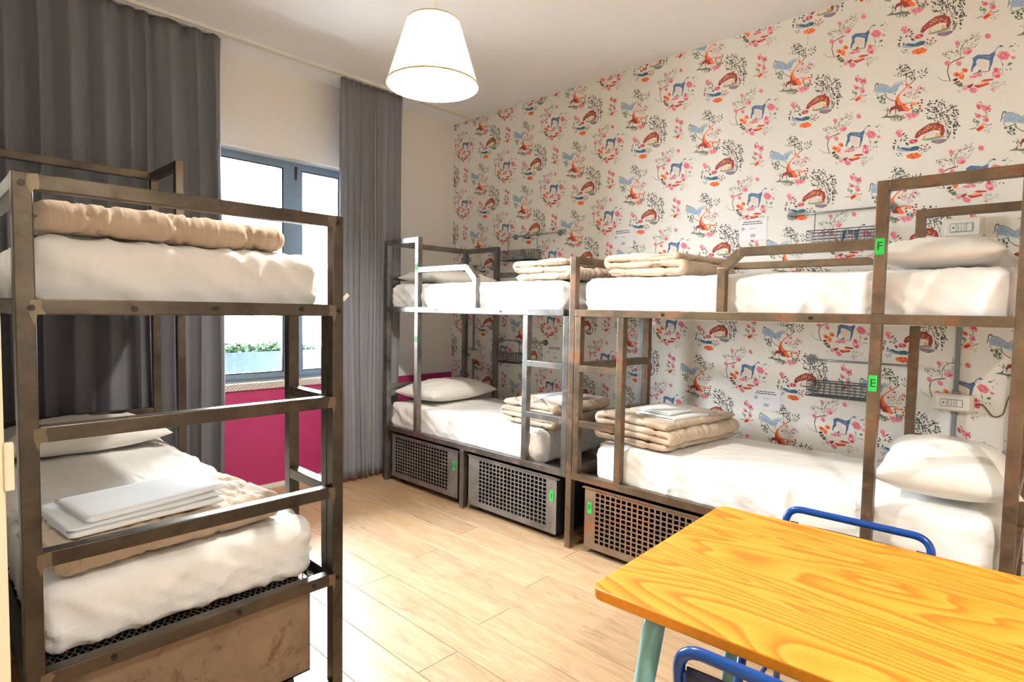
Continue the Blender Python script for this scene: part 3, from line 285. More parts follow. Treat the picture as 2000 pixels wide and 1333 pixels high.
'tree':'9,-1090,960,-1000,1130,-810,1140,-590,1030,-390,810,-250,920,-60,990,120,1010,180,780,60,920,-50,760,-110,580,-300,510,-670,660,-960,720,-1000,690,-1030,700;12,-1030,1140,-780,1120,-790,1150,-1030,1170;12,-790,1120,-560,990,-560,1000,-780,1140;12,-570,990,-410,810,-400,830,-550,1000;12,-400,810,-220,980,-230,1000,-420,830;12,-220,980,-10,1050,-20,1070,-230,1000;12,-20,1050,220,1020,210,1040,-20,1070;12,210,1020,310,900,320,920,220,1040;15,-850,770,-840,830,-840,890,-850,830;15,-180,740,-200,690,-210,630,-190,680;15,-610,850,-650,880,-700,880,-650,860;15,-200,620,-210,670,-220,730,-220,670;15,-300,670,-350,720,-400,760,-350,710;15,-370,640,-390,680,-420,710,-400,670;15,-490,720,-480,670,-450,630,-460,680;15,-670,730,-710,720,-740,690,-700,710;15,-410,650,-410,700,-410,760,-420,700;15,-100,720,-140,700,-180,670,-140,690;15,-780,770,-770,810,-770,860,-780,820;15,-510,650,-500,710,-490,770,-510,710;15,-990,870,-960,910,-940,950,-970,920;15,-820,960,-790,980,-770,1010,-800,990;15,-770,850,-730,810,-690,790,-730,830;15,-110,830,-130,870,-160,910,-140,870;15,-400,640,-450,630,-490,610,-440,610;15,-760,940,-790,980,-830,1000,-790,960;15,-770,720,-740,660,-690,610,-730,670;15,-140,810,-130,760,-120,700,-120,760;15,-560,740,-520,720,-490,710,-520,740;15,-720,800,-680,840,-650,890,-690,850;15,-860,920,-890,890,-890,850,-870,880;15,-380,800,-380,750,-380,690,-370,740;15,-590,640,-630,670,-680,680,-640,650;15,-180,680,-210,720,-250,740,-220,710;0,-960,1210,-1050,1250,-1060,1210,-970,1160;0,-1080,1250,-1130,1120,-1100,1090,-1040,1220;0,-1130,1110,-1130,940,-1100,940,-1100,1100;0,-1130,950,-1170,790,-1150,780,-1100,930;12,-1040,710,-1040,650,-1020,630,-1010,700;12,-1040,630,-960,520,-940,530,-1020,650;0,-920,450,-930,430,-960,420,-990,420,-1010,440,-1020,470,-1010,490,-990,500,-960,500,-930,480;0,-150,460,-160,440,-180,430,-200,440,-220,460,-230,480,-220,490,-200,500,-180,490,-160,480;4,220,880,310,910,390,760,80,460,-10,290,50,50,270,-160,520,-500,380,-550,140,-460,-150,-280,-170,50,-130,310,100,560,290,730;17,-170,50,-120,200,-60,-80,130,-240,280,-490,0,-470,-80,-270,-130,-610,-150,-610,-140,-310,-330,-350,-370,-590,-400,-390,-360,-180,-150,-120;11,-140,110,-380,230,-380,190,-140,80;11,-370,220,-600,440,-610,420,-390,200;11,400,710,510,850,490,880,380,740;11,510,850,690,990,660,1020,490,880;11,270,1030,260,1300,240,1310,250,1030;11,260,1300,220,1580,200,1580,240,1310;3,20,-260,280,-180,260,-140,10,-220;3,280,-180,480,-140,470,-110,260,-140;3,480,-140,710,-200,710,-160,470,-110;0,170,1360,240,1300,310,1310,240,1370;0,-130,1400,-80,1430,-80,1510,-130,1480;0,80,1340,150,1330,190,1370,130,1380;0,240,1220,290,1190,340,1220,280,1260;0,440,1090,490,1060,520,1090,470,1130;0,-30,1590,10,1540,60,1550,10,1590;0,410,1110,460,1110,490,1150,440,1150;0,200,1300,260,1270,300,1310,240,1340;0,10,1290,60,1290,70,1340,20,1340;0,220,1390,270,1340,330,1350,270,1400;0,80,1370,130,1310,190,1300,140,1360;0,470,1310,540,1280,590,1300,530,1330;0,340,1380,400,1390,420,1450,360,1440;0,490,1340,540,1360,530,1420,490,1400;0,600,1030,650,1040,660,1100,620,1090;0,30,1590,80,1530,140,1520,90,1580;0,40,1560,110,1580,130,1650,70,1620;0,570,1110,620,1130,630,1190,580,1170;0,540,1450,590,1460,610,1510,560,1500;0,250,1370,310,1360,350,1400,290,1410;0,570,1340,620,1340,630,1400,580,1400;0,-110,1460,-50,1490,-30,1560,-90,1540;0,480,1190,530,1170,550,1220,500,1240;0,30,1710,90,1650,160,1630,100,1690;0,540,1080,610,1050,670,1070,600,1100;0,270,1490,320,1500,350,1560,290,1550;0,210,1330,270,1330,300,1380,240,1380;0,130,1840,180,1830,200,1880,150,1890;0,220,1740,270,1690,320,1690,270,1740;0,-210,1680,-140,1680,-100,1750,-170,1740;0,-20,1740,30,1780,50,1860,0,1820;0,210,1810,270,1790,310,1830,250,1850;0,-10,1440,50,1450,80,1510,20,1490;0,80,1520,130,1520,150,1570,100,1570;0,-90,1950,-40,1900,10,1900,-40,1950;0,110,1570,190,1510,260,1520,190,1580;0,-60,1720,0,1710,40,1760,-20,1760;0,-90,1800,-20,1780,30,1830,-40,1850;0,170,1400,230,1350,300,1350,240,1390;0,150,1650,230,1640,270,1700,200,1700;0,130,1620,180,1620,200,1670,150,1670;0,440,1400,500,1380,530,1430,470,1450;0,590,1000,650,1010,680,1070,620,1060;0,-90,1680,-30,1670,20,1700,-40,1720;0,130,1370,200,1340,260,1360,190,1390;0,-20,1590,40,1580,90,1610,30,1620;0,180,1780,240,1760,270,1820,210,1830;0,-100,1770,-40,1760,-10,1810,-70,1810;0,20,1790,70,1810,80,1880,30,1860;0,270,1640,340,1670,360,1750,290,1720;0,370,1580,410,1530,460,1540,420,1590;0,470,1300,540,1260,610,1280,530,1320;0,350,1130,410,1150,450,1220,380,1200;0,240,1400,290,1350,350,1360,300,1410;0,370,1420,430,1370,500,1370,430,1420;0,300,1660,360,1640,390,1680,330,1700;0,540,1460,600,1430,650,1460,590,1490;0,130,1690,190,1700,220,1750,160,1740;0,80,1500,140,1490,170,1550,110,1560;0,300,1640,370,1610,430,1640,360,1660;0,450,1030,500,990,550,980,500,1030;0,470,1040,530,1030,550,1090,490,1090;1,460,1430,440,1490,400,1540,420,1480;1,370,1630,360,1590,370,1540,390,1580;1,570,1210,620,1190,650,1220,600,1240;1,500,1260,440,1270,400,1230,460,1210;1,270,1670,230,1650,220,1600,260,1620;1,210,1430,200,1360,210,1280,230,1350;1,320,1350,380,1360,420,1400,360,1390;1,40,1440,0,1410,10,1340,50,1380;1,-20,1770,-10,1700,40,1640,30,1710;1,60,1490,110,1510,110,1570,60,1550;1,340,1230,390,1200,420,1240,370,1270;1,-190,1400,-250,1450,-310,1440,-250,1390;1,-80,1490,-130,1460,-150,1390,-90,1420;1,-40,1380,-110,1380,-140,1320,-80,1320;1,430,1190,380,1190,370,1140,420,1140;1,410,1250,380,1220,380,1170,410,1200;0,930,1260,940,1360,890,1470,890,1370;0,1020,1230,1090,1290,1100,1390,1040,1330;0,1050,1170,1140,1170,1200,1240,1110,1240;0,940,1120,1030,1060,1120,1060,1030,1120;0,850,1230,800,1340,720,1420,760,1310;0,830,1100,900,1000,990,950,920,1050;0,1090,1300,1130,1380,1110,1490,1070,1410;1,720,1040,880,1130,870,1150,710,1060;1,880,1130,1090,1340,1080,1360,870,1150;1,-810,170,-850,230,-900,230,-860,170;1,-760,100,-760,170,-820,220,-810,150;1,-750,450,-810,520,-890,520,-830,460;1,-710,210,-750,260,-800,270,-760,220;1,-800,450,-750,490,-760,580,-810,530;1,-680,240,-620,280,-620,350,-670,320;1,-780,120,-710,70,-640,80,-710,130;1,-820,220,-830,290,-890,330,-880,260;1,-640,440,-580,430,-550,480,-610,490;1,-820,180,-770,200,-780,270,-820,240;1,-610,490,-600,560,-650,630,-660,560;1,-570,70,-620,140,-680,140,-630,70;1,-860,420,-930,450,-990,430,-920,400;1,-570,140,-630,190,-700,180,-630,130;1,-870,470,-910,520,-960,510,-920,460;1,-860,240,-820,190,-780,200,-820,250;1,-730,460,-680,510,-670,590,-720,540;1,-730,370,-800,420,-870,420,-800,370;1,-640,490,-590,510,-580,580,-640,560;1,-770,480,-770,420,-720,370,-720,430;1,-630,150,-650,220,-710,250,-690,190;1,-790,280,-830,230,-810,150,-770,200;1,-830,300,-770,290,-730,340,-790,350;1,-820,290,-880,310,-920,280,-860,260;1,-730,340,-660,310,-610,340,-680,380;1,-820,370,-770,290,-690,250,-750,330;1,-710,310,-660,260,-620,290,-670,340;1,-690,370,-680,310,-630,270,-640,330;1,-570,80,-620,130,-670,130,-630,80;1,-610,350,-560,380,-550,450,-600,420;0,-730,390,-730,360,-760,350,-790,360,-810,380,-820,410,-820,440,-790,450,-760,440,-740,420;0,-600,290,-610,270,-630,250,-660,260,-690,280,-700,310,-690,340,-670,350,-640,340,-610,320;17,540,630,520,590,480,590,440,630,440,670,470,690,520,670;5,450,630,440,610,410,630,400,660,430,660;17,970,480,960,440,920,440,880,480,880,520,910,540,950,520;5,890,480,880,460,840,480,840,510,870,510;17,920,280,900,240,860,240,820,280,820,330,850,350,890,330;5,830,280,820,260,790,280,780,310,810,310;17,280,310,260,270,220,270,180,310,180,360,210,380,250,360;5,190,320,170,300,140,310,140,340,170,350;17,1040,-120,1020,-160,980,-160,940,-120,940,-80,970,-60,1010,-80;5,950,-120,940,-140,910,-120,900,-90,930,-90;17,1040,-260,1020,-290,980,-290,950,-260,950,-210,980,-190,1020,-210;5,960,-250,940,-270,910,-260,910,-230,940,-220;17,970,-400,950,-440,910,-440,880,-400,870,-350,910,-330,950,-350;5,890,-400,870,-420,840,-400,840,-370,870,-370;17,980,-530,960,-570,920,-570,880,-540,880,-490,910,-470,950,-490;5,890,-530,880,-550,850,-540,840,-500,870,-500;17,1060,-660,1040,-700,1000,-700,970,-660,960,-620,1000,-590,1040,-610;5,980,-660,960,-680,930,-660,930,-630,960,-630;17,890,-240,880,-270,840,-270,800,-240,800,-190,830,-170,870,-190;5,810,-230,800,-250,760,-240,760,-210,790,-200;17,600,-290,580,-330,540,-330,510,-290,500,-240,540,-220,580,-240;5,520,-290,500,-310,470,-290,470,-260,500,-260;17,630,-430,610,-470,570,-470,540,-430,530,-380,570,-360,610,-380;5,550,-430,530,-450,500,-430,500,-400,530,-400;17,210,-770,190,-810,150,-810,110,-770,110,-720,140,-700,190,-720;5,130,-770,110,-790,70,-770,70,-740,100,-740;17,190,-900,170,-940,130,-940,90,-900,90,-860,130,-830,170,-850;5,110,-900,90,-920,60,-910,60,-870,90,-870;17,310,-840,290,-880,240,-880,210,-850,210,-800,240,-780,280,-800;5,220,-840,200,-860,170,-850,170,-820,200,-810;6,570,100,590,30,640,-20,620,50;6,440,310,400,360,350,390,390,330;6,550,190,560,270,550,370,530,280;6,860,230,870,300,850,390,840,310;6,800,470,720,490,660,460,730,440;6,970,390,930,470,860,510,910,440;6,360,290,310,310,260,280,320,270;6,990,280,1040,320,1070,380,1020,340;6,390,560,360,510,370,430,390,490;6,450,370,520,360,560,400,500,410;6,1010,340,1010,430,980,510,970,430;6,540,580,480,540,460,470,510,510;6,770,610,850,590,910,610,840,640;6,300,290,250,380,180,440,230,350;6,350,610,390,640,410,690,370,670;6,760,430,710,410,690,360,740,380;6,430,270,460,190,510,110,480,200;6,640,200,710,210,750,270,690,260;6,860,330,810,290,790,210,840,250;6,340,500,300,440,300,350,340,420;6,720,360,790,290,860,270,800,340;6,390,550,410,610,380,680,360,620;6,520,180,460,180,420,140,480,150;6,810,430,840,490,840,580,800,510;6,610,410,610,490,590,570,580,490;6,230,510,190,600,120,670,160,580;6,450,590,400,660,330,700,380,630;6,260,510,300,430,360,350,320,440;6,840,510,910,530,960,600,890,570;6,660,350,720,340,770,360,710,370;12,840,340,830,420,790,480,800,410;12,450,230,380,230,330,190,390,200;12,840,360,760,430,680,470,750,400;12,340,400,360,340,390,290,380,350;12,510,400,450,420,400,430,450,400;12,440,250,520,240,590,270,510,270;12,420,190,360,220,310,210,370,180;12,820,280,890,240,960,230,890,270;12,650,170,630,230,590,290,610,220;12,460,340,520,390,560,460,500,410;12,500,410,460,350,440,260,480,330;12,810,230,860,290,880,370,830,310;12,630,310,700,300,750,330,690,340;12,730,220,700,280,650,320,680,260;12,670,100,620,130,560,130,620,100;12,380,380,450,340,530,330,460,370;12,860,360,890,260,940,170,910,270;12,800,170,790,120,810,50,820,110;12,750,110,810,80,870,70,810,110;12,760,70,770,130,750,200,750,140;12,820,430,810,530,780,620,790,530;12,650,150,680,50,730,-40,710,60;12,720,240,660,240,610,210,670,210;12,840,240,900,280,940,350,880,310;9,1090,470,1050,450,1040,400,1080,420;9,1060,460,1020,440,1000,390,1040,410;9,1100,480,1060,490,1040,470,1070,460;9,1100,310,1140,260,1190,230,1150,290;9,1030,420,1010,390,1020,350,1040,380;9,1100,360,1060,370,1030,350,1070,330;9,1040,470,1050,510,1030,560,1010,510;9,1090,450,1130,440,1140,480,1110,480;5,820,-260,790,-300,720,-310,620,-290,530,-240,500,-190,530,-140,610,-130,710,-160,790,-200;1,680,-600,620,-630,610,-710,670,-680;1,860,-690,850,-750,900,-790,900,-730;1,820,-600,860,-670,920,-690,880,-620;1,770,-640,740,-680,760,-730,790,-690;1,810,-710,830,-640,780,-580,770,-650;1,690,-580,620,-530,560,-540,620,-600;1,810,-550,770,-490,710,-480,750,-540;1,800,-570,830,-640,890,-670,860,-600;1,830,-710,770,-720,760,-790,820,-770;1,730,-580,680,-580,670,-650,730,-640;1,670,-620,640,-560,590,-560,620,-620;1,830,-590,880,-640,920,-610,880,-560;1,730,-600,710,-680,740,-760,760,-690;1,690,-570,640,-510,600,-540,640,-590;1,810,-580,790,-640,830,-720,860,-650;1,870,-590,800,-550,760,-600,820,-640;1,870,-610,840,-540,780,-520,800,-590;1,620,-510,670,-570,730,-580,680,-520;1,830,-590,840,-670,890,-740,890,-660;1,730,-660,700,-730,740,-820,760,-750;6,820,-850,750,-880,720,-940,600,-920,500,-920,420,-850,310,-800,340,-740,310,-670,410,-670,490,-630,590,-680,710,-710,740,-780;6,890,-810,850,-840,830,-890,760,-870,690,-860,660,-800,620,-750,660,-720,680,-670,750,-690,820,-700,850,-760;7,610,-790,650,-810,680,-810,650,-790;7,470,-880,460,-840,420,-820,440,-860;7,710,-870,680,-890,680,-940,710,-910;7,380,-680,420,-730,470,-750,430,-700;7,630,-740,620,-790,640,-830,650,-790;7,630,-750,680,-770,720,-760,670,-740;7,350,-670,330,-620,280,-600,310,-650;7,760,-760,800,-770,840,-750,790,-740;7,490,-740,460,-770,460,-810,490,-790;7,590,-900,550,-910,530,-930,570,-930;7,460,-890,470,-950,500,-1000,490,-940;7,700,-810,680,-760,640,-720,660,-770;7,530,-910,510,-940,500,-980,530,-960;7,490,-690,460,-710,450,-750,480,-730;7,560,-710,600,-680,610,-630,570,-660;7,760,-900,730,-850,690,-820,720,-860;7,440,-860,480,-830,490,-780,450,-810;7,560,-710,600,-680,620,-630,580,-660;7,550,-840,570,-800,570,-750,550,-790;7,640,-760,670,-740,690,-690,650,-720;7,430,-780,470,-770,500,-740,460,-750;7,750,-840,710,-810,670,-820,710,-850;7,670,-820,710,-820,730,-780,690,-790;7,530,-960,520,-1000,540,-1040,550,-1000;7,810,-770,810,-730,790,-690,790,-730;7,680,-750,690,-800,730,-830,710,-780;7,450,-950,410,-920,380,-910,410,-950;7,790,-750,780,-710,750,-680,760,-720;7,410,-800,390,-830,380,-880,400,-850;7,650,-780,700,-800,740,-800,690,-780;12,-800,-630,-560,-550,-370,-620,-80,-620,250,-750,-80,-760,-510,-670;1,-60,-760,-40,-710,-50,-640,-70,-690;1,90,-900,20,-910,-20,-970,50,-960;1,150,-840,110,-920,120,-1010,150,-940;1,-220,-850,-270,-800,-340,-790,-280,-840;1,-530,-630,-490,-560,-480,-460,-520,-540;1,-110,-740,-150,-810,-150,-910,-110,-840;1,160,-860,150,-800,110,-740,120,-800;1,50,-820,0,-850,-30,-910,20,-880;1,-200,-810,-200,-890,-170,-960,-170,-890;1,10,-740,30,-810,80,-860,60,-790;1,170,-820,130,-780,70,-790,120,-820;1,-150,-680,-180,-760,-170,-860,-140,-780;1,-300,-680,-320,-730,-310,-800,-290,-750;1,-300,-690,-240,-740,-170,-760,-230,-710;1,-230,-710,-230,-650,-270,-590,-270,-650;1,-140,-660,-70,-630,-30,-570,-100,-600;1,10,-740,-50,-790,-70,-870,-10,-820;1,150,-800,120,-740,70,-700,100,-760;1,-340,-640,-370,-690,-360,-760,-330,-710;1,180,-770,230,-720,260,-640,200,-690;1,80,-870,150,-830,180,-760,120,-800;1,-30,-780,-40,-860,-20,-940,-10,-870;1,-110,-780,-40,-800,20,-790,-40,-770;1,-280,-750,-260,-690,-270,-620,-290,-680;1,-150,-740,-150,-840,-120,-940,-120,-840;1,130,-770,70,-750,30,-770,80,-790;0,-510,-340,-480,-460,-460,-460,-490,-340;0,-480,-450,-570,-560,-550,-590,-460,-470;0,-420,-310,-390,-360,-340,-390,-370,-340;0,-530,-270,-540,-310,-530,-360,-510,-320;0,-460,-290,-420,-360,-350,-390,-400,-320;0,-480,-240,-530,-230,-570,-240,-520,-260;0,-540,-210,-490,-170,-460,-110,-510,-150;0,-590,-240,-650,-220,-690,-230,-640,-260;0,-440,-270,-430,-340,-380,-390,-400,-330;0,-430,-240,-490,-270,-520,-320,-470,-300;0,-480,-290,-520,-310,-540,-370,-500,-340;0,-430,-240,-470,-210,-510,-240,-460,-260',
